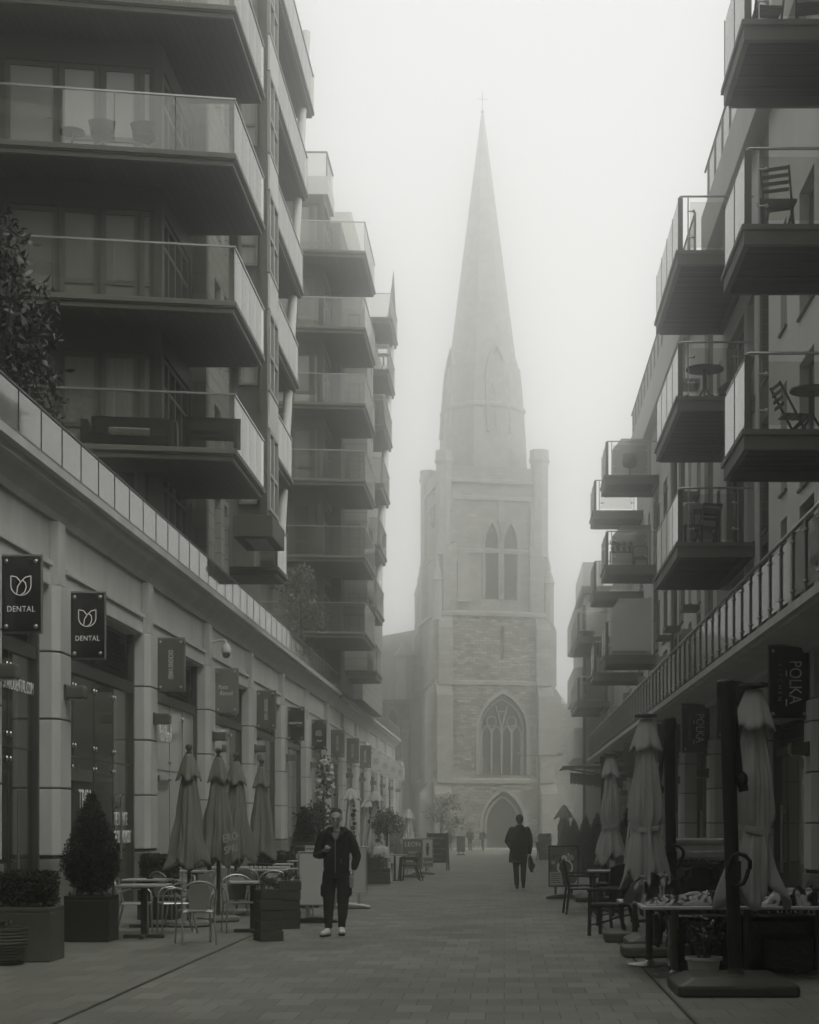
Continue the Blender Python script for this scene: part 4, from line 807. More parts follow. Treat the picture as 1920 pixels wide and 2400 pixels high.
# planters made of stacked boards
def crate_stack(label, loc, rz, tiers, w, h, group, plant='heather'):
    t = T('wooden_planter',label,'planter',loc,rz,group)
    for k in range(tiers):
        b = MB(); e = random.uniform(-.006,.012); z = k*h/tiers; b.box(-w/2-e,w/2+e,-w/2-e,w/2+e,z+.004,z+h/tiers-.004); b.build('board_tier','crate_wood',t,bevel=.006)
    leaves('foliage',ballpts(420,(0,0,h+.06),w*.52,1,1,.4,8),.06,'olive_leaf',t,aspect=.25,up=.9); return t
crate_stack('weathered wooden planter of five board tiers with a grassy plant, nearest the walkway',(-3.19,22.5,0),R(25),5,.31,.70,'stacked board planters')
crate_stack('second stacked board planter, standing behind and against the pale blank board',(-3.27,25.1,0),R(22),5,.32,.72,'stacked board planters')
t = T('wooden_trough','low wooden trough planter with feathery juniper beside the plastic chairs','planter',(-3.3,43.2,-.02),R(4)); b = MB()
for k in range(4): b.box(-.34,.34,-.22,.22,.03+k*.1,.122+k*.1)
b.build('trough','crate_wood',t,bevel=.006); leaves('foliage',ballpts(700,(0,0,.55),.4,1.15,.8,.5,9),.16,'olive_leaf',t,aspect=.12,up=.2)
# terrace and far trees
t = T('terrace_tree','broad leaved evergreen on the terrace before the large glass balconies','tree',(-8.25,28,7.05)); b = MB(); b.tube([(0,0,0),(.1,0,1.2),(-.1,0,2.6),(0,.1,4.2)],[.09,.08,.06,.02],8); b.build('trunk','bark',t)
pts = np.concatenate([ballpts(520,(-.15,0,4.2),.62,1,1,1.2,9),ballpts(900,(-.05,0,3.0),.82,1.0,1,1.0,11),ballpts(900,(.1,0,1.8),.85,1.05,1,1.0,11),ballpts(420,(.3,0,.9),.7,1,1,.8,9)]); leaves('crown',pts,.17,'magnolia_leaf',t,aspect=.36,up=.2)
t = T('terrace_tree','rounded dense shrub tree on the terrace between the nearest and the middle apartment block','tree',(-7.05,57.5,7.05)); b = MB(); b.tube([(0,0,0),(.05,0,1.4),(0,0,2.6)],[.07,.06,.02],8); b.build('trunk','bark',t)
leaves('crown',np.concatenate([ballpts(1300,(0,0,2.7),.85,1,1,.95,13),ballpts(1100,(.15,0,1.6),.95,1,1,.9,12),ballpts(500,(0,0,.7),.8,1,1,.6,8)]),.13,'shrub_leaf',t,aspect=.42)
t = T('street_tree','hazy slender tree with sparse leaves standing before the church wall','tree',(-4.3,112,gz(112))); b = MB()
b.tube([(0,0,0),(.05,0,1.6),(.2,.1,3.4)],[.08,.06,.02],6)
for q in range(9): a = q*2.4; z = 1.3+q*.22; b.tube([(.04,0,z),(.7*math.cos(a),.5*math.sin(a),z+.8),(1.1*math.cos(a),.8*math.sin(a),z+1.3)],[.03,.018,.006],5)
b.build('trunk','bark',t); leaves('crown',np.concatenate([ballpts(700,(.3,0,2.9),1.5,1.0,.8,.75,14),ballpts(300,(.9,0,1.9),.9,1,.8,.8,8)]),.17,'olive_leaf',t)
t = T('shrub','dark low shrub in the haze at the end of the dome camera parade','shrub',(-6.6,104,gz(104))); leaves('foliage',ballpts(1100,(0,0,.95),1.1,1.25,1,.8,12),.17,'hedge_leaf',t); b = MB(); b.ball((0,0,.5),.55,10); b.build('shrub_core','leaf_core',t)
lab = ['nearest pointed conifer on the wicker chair side, beside the small closed parasol','pointed conifer just left of the small closed parasol','middle pointed conifer of the row along the wicker chair parade','fourth pointed conifer of that row, towards the church','farthest pointed conifer, before the dark closed parasol']
c0 = None
for (px,py,y),l_ in zip([(1471,1898,40.5),(1400,1911,50),(1373,1916,58),(1346,1918,68),(1328,1922,75)],lab):
    q = P(px,py,y); h = q.z-gz(y)
    if c0 is None:
        c0 = T('cone_shrub',l_,'potted shrub',(q.x,y,gz(y)),0,'pointed conifers along the wicker chair parade'); planter_box(c0,.5,.5,.55,'planter_black'); conifer(c0,.55,[(.2,.56),(.33,.72),(.31,1.0),(.22,1.35),(.11,1.68),(.015,1.93)],4200,.06)
    else: dup(c0,(q.x,y,gz(y)),random.random()*6,l_)
t = T('hedge_planter','wide dark clipped hedge in a planter, far end of the walkway beside the lamp post','planter',(2.05,84,gz(84)),0,'clipped hedges in planters'); planter_box(t,.62,.6,.55,'planter_black'); hedge(t,.62,.6,.55,1.28,1500,.07)
t = T('hedge_planter','dark clipped hedge under the far conifers, nearer than the one by the lamp post','planter',(2.95,54,gz(54)),0,'clipped hedges in planters'); planter_box(t,.9,.6,.55,'planter_black'); hedge(t,.9,.6,.55,1.05,1600,.07)
t = T('hedge_planter','long clipped hedge behind the stacked chairs, in front of the film wrapped pile','planter',(3.15,25.2,0),0,'clipped hedges in planters'); planter_box(t,1.6,.5,.55,'planter_black'); hedge(t,1.6,.5,.56,1.02,3600,.045)
t = T('flower_pot','pale plastic pot of thin stemmed flowers at the foot of the nearest parasol mast','pot',(1.985,16.55,0)); b = MB(); b.lathe([(.125,.004),(.165,.23),(.185,.235),(.187,.265),(.17,.265),(.16,.22),(.01,.22)],(0,0,0),26); b.build('pot','plastic_pot',t,smooth=2); b = MB(); b.lathe([(.01,.24),(.165,.24),(.01,.245)],(0,0,0),16); b.build('soil','soil',t)
b = MB(); tips = []
for k in range(26): a = random.random()*6.28; r = .04+.15*random.random(); h = .42+.25*random.random(); p = (math.cos(a)*r,math.sin(a)*r,h); tips.append(p); b.tube([(math.cos(a)*r*.3,math.sin(a)*r*.3,.24),(math.cos(a)*r*.7,math.sin(a)*r*.7,.24+(h-.24)*.6),p],.004,4)
b.build('stem','olive_leaf',t); leaves('foliage',np.array([(p[0]*f,p[1]*f,.24+(p[2]-.24)*f) for p in tips for f in (.45,.6,.75,.85,.95,1,.9,.7)])+RNG.normal(size=(208,3))*.025,.06,'olive_leaf',t); b = MB()
for p in tips[:7]: b.ball(p,.014,6)
b.build('blossom','flower',t)
# ------------------------------------------------------------------ parasols
import mathutils.noise as mnoise
def closed_canopy(t, ztop, zhem, rtop, rmid, rhem, folds, m, name='canopy', belt=None, amp=.22, tipl=.16, flare=1.25, ph=0.0, cx=0, cyy=0, nv=30, na=120):
    b = MB(); o = 0
    zb = belt if belt else None
    def rad(s, a):
        z = ztop+(zhem-ztop)*s
        if zb: r = rtop+(rmid-rtop)*min(1,s*2.2) if z > zb+.08 else (rmid*.93 if z > zb-.06 else rmid*.93+(rhem-rmid*.93)*((zb-.06-z)/(zb-.06-zhem)))
        else: r = rtop+(rhem-rtop)*s**.92
        pl = a*(folds+1)*.5+ph+.35*math.sin(s*3+ph); fo = (1.9*abs(math.sin(pl))**.7-1.15)*(.6+.4*math.sin(2*a+ph*3))+.8*math.cos(folds*a+ph+.5*math.sin(s*3+ph))+.45*math.cos((folds*2+1)*a+1.3+ph*2+s)+.25*math.sin(3*a+s*2+ph)+.22*math.cos((folds*4+3)*a+s*2.5+ph)
        k = amp*(.35+.65*s); 
        if zb and abs(z-zb) < .07: k *= .35
        return r*(1+k*fo), z
    for i in range(nv+1):
        s = i/nv
        for k in range(na):
            a = 2*math.pi*k/na; r,z = rad(s,a); r *= 1+(.10*s+.05)*mnoise.noise(Vector((math.cos(a)*2.2+ph*7,math.sin(a)*2.2,z*2.6)))*2+.05*mnoise.noise(Vector((math.cos(a)*5,math.sin(a)*5+ph*3,z*1.1))); z -= tipl*(max(0,s-.55)/.45)**2*(.5+.5*math.cos(folds*a+ph))*1.0 if s > .55 else 0
            b.v.append((cx+r*math.cos(a),cyy+r*math.sin(a),z))
    for i in range(nv):
        for k in range(na): b.f.append((i*na+k,i*na+(k+1)%na,(i+1)*na+(k+1)%na,(i+1)*na+k))
    c = b.build(name,m,t,smooth=True); sl = c.modifiers.new('thickness','SOLIDIFY'); sl.thickness = .006
    return c
def top_cap(t, ztop, zb, r0, r1, folds, m, cx=0, cyy=0, ph=0.0, tip=.12):
    b = MB(); na, nv = 64, 8
    for i in range(nv+1):
        s = i/nv
        for k in range(na):
            a = 2*math.pi*k/na; r = (r0+(r1-r0)*s**.8)*(1+.16*s*math.cos(folds*a+ph)+.10*s*(abs(math.sin(a*4.5+ph))*2-1)+.12*s*mnoise.noise(Vector((math.cos(a)*2,math.sin(a)*2,ph*3)))); z = ztop+(zb-ztop)*s-tip*s*s*(.5+.5*math.cos(folds*a+ph)); b.v.append((cx+r*math.cos(a),cyy+r*math.sin(a),z))
    for i in range(nv):
        for k in range(na): b.f.append((i*na+k,i*na+(k+1)%na,(i+1)*na+(k+1)%na,(i+1)*na+k))
    b.f.append(tuple(range(na))); c = b.build('top_cap',m,t,smooth=True); sl = c.modifiers.new('thickness','SOLIDIFY'); sl.thickness = .006; return c
def cafe_parasol(label, loc, rz, top=2.72, hem=1.02, m='umbrella_brown', folds=4, ph=0.0, group='brown cafe parasols', rh=.275):
    t = T('closed_parasol',label,'parasol',loc,rz,group)
    b = MB(); b.lathe([(.01,.002),(.32,.002),(.35,.03),(.34,.075),(.28,.095),(.05,.10)],(0,0,0),30); b.build('base','granite',t,smooth=2)
    b = MB(); b.tube([(0,0,.08),(0,0,top)],.032,12); b.build('pole','dark_metal',t,smooth=2)
    closed_canopy(t,top-.12,hem,.05,.2,rh,folds,m,ph=ph,amp=.20,tipl=.16); top_cap(t,top-.06,top-.40,.055,.165,4,m,ph=ph+.6,tip=.09)
    b = MB(); b.lathe([(.03,top-.07),(.055,top-.05),(.03,top-.03),(.03,top-.01),(.058,top+.03),(.045,top+.075),(.01,top+.09)],(0,0,0),14); b.build('finial','dark_metal',t,smooth=True); return t
u1 = cafe_parasol('brown closed parasol nearest the cone conifer, its hem largest in view',(-4.85,25.6,0),.3,ph=.2)
u2 = cafe_parasol('second brown closed parasol, drink advert lettering near its hem',(-4.62,26.9,0),1.1,ph=1.4,rh=.30)
text('APEROL',.20,(.20,-.31,1.40),'lettering_grey',u2,rz=R(18),sx=.8,spin=R(12),name='lettering') if False else None
u3 = cafe_parasol('third brown closed parasol, slightly behind the lettered one',(-4.66,28.9,0),.7,ph=2.6); u4 = cafe_parasol('fourth brown closed parasol, standing apart beside the far stone pilasters',(-4.77,32.7,0),.2,ph=3.3,top=2.76)
def printed(t, s, size, a, z, r, m='lettering_grey', spin=0): return text(s,size,(r*math.sin(a),-r*math.cos(a),z),m,t,rz=a,sx=.8,spin=spin,shear=.15)
printed(u2,'ERO',.18,R(36)-1.1,1.36,.41,spin=R(14)); printed(u2,'SPRI',.17,R(36)-1.1,1.17,.43,spin=R(14)); printed(u3,'L',.2,R(8)-.7,1.42,.37,spin=R(14))
for lab,loc,ph in (('pale parasol with dark patterned stripe, nearest of the three beside the flower column',(-4.6,50.0,-.06),.2),('short pale patterned parasol in the middle of the three',(-4.58,56.0,-.1),1.2),('pale patterned parasol standing closest to the standard tree',(-4.1,53.0,-.08),2.0)):
    t = T('closed_parasol',lab,'parasol',loc,0,'pale patterned parasols'); top = 2.7 if 'short' not in lab else 2.55
    b = MB(); b.box(-.35,.35,-.35,.35,.002,.08); b.build('base','granite',t,bevel=.02); b = MB(); b.tube([(0,0,.08),(0,0,top)],.03,10); b.build('pole','steel',t,smooth=2)
    closed_canopy(t,top-.1,.92,.06,.2,.24,6,'umbrella_white',ph=ph,amp=.2,tipl=.12); top_cap(t,top-.02,top-.32,.06,.27,8,'umbrella_white',ph=ph,tip=.06)
    b = MB()
    for k in range(9): a = -1.1+.12*math.sin(k*2.1); z = top-.55-k*.13; b.ball((.225*math.cos(a),.225*math.sin(a),z),.035+.015*(k%3),6,1.3,.4,1.2)
    b.build('printed_stripe','leaf_core',t)
t = T('closed_parasol','small pale parasol tied shut in the haze beyond the standard tree','parasol',(-5.3,92,gz(92))); b = MB(); b.tube([(0,0,0),(0,0,2.5)],.03,8); b.build('pole','steel',t); closed_canopy(t,2.55,.75,.08,.24,.3,5,'umbrella_white',ph=1,amp=.25); top_cap(t,2.66,2.2,.08,.3,5,'umbrella_white')
t = T('closed_parasol','dark closed parasol in the haze behind the farthest conifers','parasol',(3.1,86,gz(86))); b = MB(); b.tube([(0,0,0),(0,0,2.7)],.03,8); b.box(-.3,.3,-.3,.3,0,.1); b.build('pole','dark_metal',t); closed_canopy(t,2.7,.4,.05,.3,.3,4,'umbrella_dark',ph=1,amp=.2,belt=1.0); top_cap(t,2.78,2.15,.06,.46,4,'umbrella_dark')
def cantilever(label, mast, can, lean=(0,0), base=True, top=2.94, dz=0, ph=0.0, side=1, tipz=.72):
    x,y = mast; t = T('cantilever_parasol',label,'parasol',(x,y,0),0,'taupe cantilever parasols'); lx, ly = lean; cx, cyy = can[0]-x, can[1]-y
    b = MB(); b.prism([(-.56,-.58),(.48,-.58),(.52,-.54),(.52,.5),(-.6,.5),(-.6,-.54)],.004,.10); t_ = len(b.v); b.prism([(-.6,-.54),(-.56,-.58),(.48,-.58),(.52,-.54),(.52,.46),(.48,.5),(-.56,.5),(-.6,.46)],.10,.17)
    n = 8
    for i in range(t_+n,t_+2*n): vx,vy,vz = b.v[i]; b.v[i] = ((vx+.04)*.72-.04,vy*.72,vz)
    bs = b.build('base','planter_grey' if not base else 'dark_metal',t,bevel=.02)
    b = MB(); b.lathe([(.09,.17),(.075,.19),(.075,.22)],(0,0,0),16); b.build('collar','dark_metal',bs,smooth=2)
    b = MB(); b.tube([(0,0,.17),(lx*.3,ly*.3,.9)],.068,14); b.tube([(lx*.3,ly*.3,.88),(lx,ly,top-.02)],[.066,.074],14); b.build('mast','black_metal',t,smooth=2)
    b = MB(); b.tube([(lx,ly,top-.14),(lx,ly,top),(lx,ly,top+.02)],[.092,.092,.07],14); b.build('mast_cap','black_metal',t,smooth=2)
    j = (lx+(cx-lx)*.48,cyy*.5,2.02); b = MB(); b.bar((lx+side*.06,ly,top-.16),j,.05,.06); b.build('strut','black_metal',t,bevel=.01)
    b = MB(); b.ball(j,.075,10,1,1,1.1); b.bar((j[0],j[1],j[2]+.05),(j[0]+side*.03,j[1],j[2]-.12),.09,.08); b.build('joint','black_metal',t)
    b = MB(); hx = -side*.0; b.tube([(lx*.3+.03+.11*math.cos(q_*.524)*(1+.2*math.sin(q_)),-.12,1.16+.15*math.sin(q_*.524)) for q_ in range(13)],.02,8); b.box(lx*.3-.06,lx*.3+.06,-.1,.06,1.05,1.24); b.build('crank_handle','black_metal',t)
    b = MB(); b.tube([(cx,cyy,.9),(cx,cyy,top-.05)],.03,8); b.build('canopy_stem','dark_metal',t)
    closed_canopy(t,top-.14,.98,.07,.175,.26,4,'umbrella_taupe',belt=1.52,amp=.23,tipl=.24,ph=ph,cx=cx,cyy=cyy); top_cap(t,top-.03,top-.38,.075,.185,4,'umbrella_taupe',cx=cx,cyy=cyy,ph=ph+.5,tip=.07)
    b = MB(); b.lathe([(.178,1.49),(.18,1.50),(.18,1.55),(.178,1.56)],(cx,cyy,0),28,fn=lambda r,z,a,i:(r*(1+.07*math.cos(4*a+ph)),z+.02*math.sin(a*2+ph)),caps=False); o = b.build('tie_belt','umbrella_taupe',t,smooth=2); sl = o.modifiers.new('thickness','SOLIDIFY'); sl.thickness = .006
    b = MB(); b.lathe([(.02,top-.02),(.15,top+.0),(.14,top+.03),(.02,top+.045)],(cx,cyy,0),16); b.build('top_disc','black_metal',t,smooth=2); return t
cantilever('taupe cantilever parasol nearest the viewpoint, bound with a belt, square base by the flower pot',(2.19,15.75),(2.46,16.4),lean=(-.07,.1),ph=.4,side=1)
cantilever('second taupe cantilever parasol, canopy hanging on the walkway side of its mast',(2.16,21.4),(1.80,21.1),lean=(-.03,.1),ph=1.7,side=-1)
cantilever('smallest taupe cantilever parasol in view, beside the conifers and the food poster',(2.04,33.9),(2.12,33.2),ph=2.7,side=1)
b = None
for lab,x,y in (('low dark parasol base plate, the nearer of two under the tables',1.72,19.9),('low dark parasol base plate, the one behind beside the wicker chair',1.66,22.4)):
    t = T('parasol_base',lab,'parasol base',(x,y,0)); m = MB(); m.prism([(-.25,-.3),(.3,-.3),(.35,-.22),(.35,.3),(-.25,.3),(-.32,.2),(-.32,-.22)],.004,.13); m.build('plate','planter_grey',t,bevel=.03); m = MB(); m.tube([(.1,0,.12),(.1,0,.5)],.04,10); m.build('socket','dark_metal',t)
# awning on the far right
t = T('awning','retractable awning with pale fabric top and dark scalloped valance below the terrace','awning',(4.6,62,3.2),world=True)
b = MB(); b.add([(2.15,60.5,3.62),(4.9,60.5,3.52),(4.9,65,3.95),(2.15,65,3.62)],[(0,1,2,3)]); o = b.build('fabric','umbrella_dark',t); s_ = o.modifiers.new('thickness','SOLIDIFY'); s_.thickness = .03
b = MB(); b.box(2.12,4.9,60.45,60.52,3.55,3.66); b.build('front_bar','dark_metal',t); b = MB(); n = 16
for k in range(n): x0 = 2.4+k*.12; b.ext([(x0,60.6,3.42-.028*k*.4),(x0+.118,60.6,3.42-.028*k*.4),(x0+.118,60.6,3.05-.012*k),(x0+.06,60.6,2.98-.012*k),(x0,60.6,3.05-.012*k)],(0,.02,0))
b.build('valance','black_metal',t); b = MB(); b.tube([(4.9,62.5,3.3),(3.4,61.4,3.4),(2.3,60.6,3.55)],.03,8); b.build('folding_arm','dark_metal',t)
# ------------------------------------------------------------------ cafe furniture; every prototype faces -y and stands on its own origin
def alu_chair(label, loc, rz, group='metal cafe chairs', m='alu'):
    t = T('metal_chair',label,'chair',loc,rz,group); r = .013
    b = MB(); b.prism([(-.20,-.22),(.20,-.22),(.21,.18),(-.21,.18)],.435,.450); b.build('seat',m,t,bevel=.008)
    hoop = [(-.21,.20,.44),(-.225,.25,.62)]+[(-.225*math.cos(R(a)),.25+.03*math.sin(R(a)),.68+.15*math.sin(R(a))) for a in range(10,171,20)]+[(.225,.25,.62),(.21,.20,.44)]
    b = MB(); b.tube(hoop,r,8); b.build('back_frame',m,t,smooth=2)
    b = MB(); pts = [(-.12,.215,.46),(.12,.215,.46),(.15,.262,.70),(.09,.275,.80),(-.09,.275,.80),(-.15,.262,.70)]; b.ext(pts,(0,.006,0)); b.build('backrest',m,t)
    for s in (-1,1):
        b = MB(); b.tube([(s*.235,-.21,0),(s*.22,-.20,.44),(s*.245,-.19,.58),(s*.255,-.13,.645),(s*.25,.0,.66),(s*.225,.21,.60)],r,8); b.build('arm_leg',m,t,smooth=2)
        b = MB(); b.tube([(s*.22,.30,0),(s*.205,.19,.44)],r,8); b.build('leg',m,t,smooth=2)
    b = MB(); b.tube([(-.21,-.2,.432),(.21,-.2,.432)],.011,6); b.tube([(-.205,.17,.432),(.205,.17,.432)],.011,6); b.tube([(-.2,-.2,.432),(-.2,.17,.432)],.011,6); b.tube([(.2,-.2,.432),(.2,.17,.432)],.011,6); b.build('seat_frame',m,t); return t
ac = alu_chair('metal armchair standing alone at the walkway edge, whole outline in view',(-4.07,21.95,0),R(200))
for lab,x,y,rz in (('metal armchair half hidden behind the cone conifer, at the first square table',-5.32,24.0,R(95)),('metal armchair on the far side of the first square table, back to the walkway',-4.78,24.1,R(-70)),('metal armchair behind the stacked board planter at the third table',-3.86,24.3,R(20)),('metal armchair at the third table, back showing above the stacked board planter',-3.66,26.3,R(5)),('metal armchair behind the base of the lettered brown parasol',-4.25,28.2,R(160)),('metal armchair close behind the low hedge and second square table',-5.25,26.2,R(140)),('metal armchair near the pale blank board, beside the second board planter',-3.35,28.6,R(-30))): dup(ac,(x,y,0),rz,lab)
def cafe_table(label, loc, rz=0, w=.68, m='table_top', group='square cafe tables', name='cafe_table', white=False):
    t = T(name,label,'table',loc,rz,group); b = MB(); b.box(-w/2,w/2,-w/2,w/2,.715,.745); b.build('table_top',m,t,bevel=.006)
    b = MB(); b.tube([(0,0,.05),(0,0,.715)],.045,12); b.build('column','cast_iron',t,smooth=2)
    b = MB(); b.bar((-.28,0,.03),(.28,0,.03),.07,.05); b.bar((0,-.28,.029),(0,-.035,.029),.07,.05); b.bar((0,.035,.029),(0,.28,.029),.07,.05); b.box(-.16,.16,-.16,.16,.69,.714); b.build('base','cast_iron',t,bevel=.012); return t
ct = cafe_table('square cafe table nearest the cone conifer, pale top on a thick black column',(-4.98,23.0,0),.06)
for lab,x,y in (('second square cafe table behind the first, small dish on it',-5.42,25.3),('square cafe table behind the stacked board planter',-3.66,24.25),('square cafe table between the second and third brown parasols',-4.3,30.4),('square cafe table near the pale blank board, farthest of the small ones',-3.75,31.2),('square cafe table close to the pilaster behind the brown parasols',-5.5,29.6)): dup(ct,(x,y,0),random.random()*.2,lab)
t = T('dish','small ash dish on the second square cafe table','dish',(-5.38,25.25,.746)); b = MB(); b.lathe([(.01,0),(.05,0),(.06,.03),(.05,.03),(.04,.01)],(0,0,0),12); b.build('bowl','planter_black',t)
lt = None
for lab,x,y in (('long pale table with splayed legs behind the brown parasols, nearer one',-4.9,32.0),('long pale table with splayed legs behind the brown parasols, farther one',-4.0,34.4)):
    t = T('long_table',lab,'table',(x,y,0),.03,'long pale tables'); b = MB(); b.box(-.75,.75,-.35,.35,.72,.75); b.build('table_top','table_white',t,bevel=.006)
    for sx in (-1,1):
        for sy in (-1,1): b = MB(); b.bar((sx*.72,sy*.32,0),(sx*.58,sy*.24,.72),.04); b.build('leg','table_white',t)
def spindle_chair(label, loc, rz, m, group):
    t = T('spindle_chair',label,'chair',loc,rz,group); b = MB(); b.prism([(-.2,-.2),(.2,-.2),(.18,.2),(-.18,.2)],.44,.465); b.build('seat',m,t,bevel=.01); b = MB()
    b.tube([(-.2,.24,.82),(-.1,.27,.83),(.1,.27,.83),(.2,.24,.82)],.018,8)
    for k in range(5): x = -.16+.08*k; b.tube([(x*.9,.18,.46),(x,.25,.82)],.009,6)
    b.build('backrest',m,t)
    for sx in (-1,1):
        for sy in (-1,1): b = MB(); b.tube([(sx*.21,sy*.22,0),(sx*.17,sy*.17,.44)],.015,6); b.build('leg',m,t)
    return t
spindle_chair('pale spindle back chair at the long table, between two brown parasol poles',(-5.15,30.9,0),R(185),'table_white','spindle back chairs'); spindle_chair('pale spindle back chair at the long table beside the third brown parasol',(-4.1,33.5,0),R(170),'table_white','spindle back chairs')
spindle_chair('black hoop backed chair between the second and third brown parasols',(-4.62,31.2,0),R(190),'black_plastic_chair','black side chairs'); spindle_chair('black hoop backed chair in front of the small menu stand',(-3.62,33.2,0),R(150),'black_plastic_chair','black side chairs')
def shell_chair(label, loc, rz):
    t = T('plastic_chair',label,'chair',loc,rz,'black plastic armchairs'); m = 'black_plastic_chair'; b = MB(); b.prism([(-.22,-.23),(.22,-.23),(.22,.2),(-.22,.2)],.43,.455); b.build('seat',m,t,bevel=.01)
    b = MB(); b.ext([(-.23,.2,.45),(.23,.2,.45),(.24,.27,.80),(-.24,.27,.80)],(0,.02,.005)); b.build('backrest',m,t,bevel=.008)
    for s in (-1,1):
        b = MB(); b.ext([(s*.235,-.22,.66),(s*.235,.22,.66),(s*.235,.25,.78),(s*.235,.22,.45),(s*.235,.16,.58),(s*.235,-.22,.62)],(s*.025,0,0)); b.build('armrest',m,t)
        b = MB(); b.bar((s*.25,-.25,0),(s*.235,-.2,.65),.035); b.build('leg',m,t); b = MB(); b.bar((s*.24,.32,0),(s*.225,.2,.45),.035); b.build('leg',m,t)
    return t
sc_ = shell_chair('black plastic armchair nearest the walkway beside the wooden trough',(-2.62,46.6,gz(46.6)),R(-95)); dup(sc_,(-2.78,47.9,gz(48)),R(-90),'black plastic armchair just behind the nearest plastic one'); dup(sc_,(-3.5,46.2,gz(46)),R(100),'black plastic armchair facing the other two across the round topped table')
t = T('round_table','small round bistro table between the black plastic armchairs','table',(-3.1,47.1,gz(47))); b = MB(); b.lathe([(.01,.71),(.35,.71),(.35,.74),(.01,.74)],(0,0,0),24); b.build('table_top','table_top',t); b = MB(); b.tube([(0,0,.02),(0,0,.71)],.03,8); b.lathe([(.22,0),(.22,.02),(.05,.04)],(0,0,0),18); b.build('base','cast_iron',t)
t = T('covered_furniture','pale fabric cover slumped over stacked furniture beside the patterned parasols','furniture cover',(-3.45,46.6,gz(46.6)))
def drape(w,d,h,n=30,seed=0):
    b = MB(); rg = random.Random(seed)
    for i in range(n+1):
        for j in range(n+1):
            u,v = i/n*2-1, j/n*2-1; e = max(abs(u),abs(v)); z = h*(1-.10*(u*u+v*v)) if e < .72 else h*(.8-(e-.72)/.28*.8)
            k = 1+.08*math.sin(7*math.atan2(v,u))*max(0,e-.5); b.v.append((u*w/2*k*(1 if e > .7 else .95),v*d/2*k,max(.01,z+.03*math.sin(9*u+seed)*math.cos(7*v))))
    for i in range(n):
        for j in range(n): a = i*(n+1)+j; b.f.append((a,a+1,a+n+2,a+n+1))
    return b
drape(.62,.6,.98,seed=2).build('cover','umbrella_white',t,smooth=True); b = MB(); b.box(-.2,.2,-.2,.2,.01,.7); b.build('stack','planter_black',t)
# ---- dark furniture on the wicker chair side
def wicker(label, loc, rz, group='wicker armchairs', arms=True):
    t = T('wicker_chair',label,'chair',loc,rz,group); m = 'rattan'
    b = MB(); b.prism([(-.23,-.24),(.23,-.24),(.22,.22),(-.22,.22)],.40,.46); b.build('seat',m,t,bevel=.02)
    b = MB(); n = 10; top = [(-.22+.44*k/n, .92+.055*math.sin(math.pi*k/n)) for k in range(n+1)]; b.ext([(-.215,.20,.44)]+[(x*1.06,.20+(z-.44)*.22,z) for x,z in top]+[(.215,.20,.44)],(0,.035,0)); b.build('backrest',m,t,bevel=.01)
    for s in (-1,1):
        b = MB(); b.bar((s*.21,-.23,0),(s*.21,-.22,.42 if not arms else .64),.042); b.build('leg',m,t); b = MB(); b.bar((s*.22,.33,0),(s*.205,.21,.42),.042); b.build('leg',m,t)
        if arms: b = MB(); b.tube([(s*.235,-.25,.64),(s*.25,-.05,.665),(s*.235,.24,.66)],.024,8); b.build('armrest',m,t,smooth=2)
    b = MB()
    for s in (-1,1): b.bar((s*.2,-.22,.15),(-s*.2,.26,.30),.018); b.bar((s*.205,-.22,.28),(s*.06,-.22,.40),.016)
    b.build('brace',m,t); return t
wc = wicker('dark wicker armchair with domed back seen from behind, nearest at the walkway groove',(1.50,23.6,0),R(-115))
for lab,x,y,rz in (('dark wicker armchair with wide flat topped back, behind the domed wicker one',1.72,25.6,R(-160)),('dark wicker armchair behind the food poster, facing the conifers',1.95,31.8,R(-70)),('dark wicker armchair in the shade between the two larger cantilever parasols',2.6,24.0,R(-150)),('dark wicker armchair at the very edge of the view beyond the nearest parasol',3.05,18.4,R(-95)),('dark wicker armchair half hidden by the second parasol mast',2.35,23.4,R(-20))): dup(wc,(x,y,0),rz,lab)
def railchair(label, loc, rz, group, name='rail_back_chair'):
    t = T(name,label,'chair',loc,rz,group); m = 'black_plastic_chair'; b = MB(); b.prism([(-.23,-.24),(.23,-.24),(.22,.22),(-.22,.22)],.425,.455); b.build('seat',m,t,bevel=.008)
    b = MB(); b.ext([(-.215,.245,.52),(.215,.245,.52),(.22,.315,.90),(-.22,.315,.90)],(0,.025,0)); b.build('backrest',m,t,bevel=.01)
    for s in (-1,1):
        b = MB(); b.tube([(s*.235,.27,0),(s*.23,.215,.44),(s*.235,.33,.93)],.021,8); b.build('leg',m,t,smooth=2); b = MB(); b.tube([(s*.235,-.24,0),(s*.235,-.23,.65)],.019,8); b.build('leg',m,t,smooth=2); b = MB(); b.bar((s*.235,-.26,.66),(s*.235,.26,.665),.045,.025); b.build('armrest',m,t)
    return t
rc = railchair('black armchair beside the food poster, sideways to the walkway, nearer of two alike',(1.33,29.2,0),R(95),'black metal armchairs'); dup(rc,(1.40,30.9,0),R(95),'black armchair beside the food poster, just behind its twin'); dup(rc,(2.1,28.6,0),R(-90),'black armchair across the small table from the two beside the food poster')
dup(rc,(1.92,80.5,gz(80)),R(120),'small black chair in the haze before the far wide hedge')
dup(ct,(1.85,29.9,0),0,'small square table between black armchairs by the food poster','tables on the wicker chair side'); dup(ct,(2.3,26.6,0),.1,'small square table behind the flat topped wicker chair','tables on the wicker chair side')
dup(ct,(2.45,79.5,gz(80)),0,'small table in the haze beside the far wide hedge','tables on the wicker chair side')
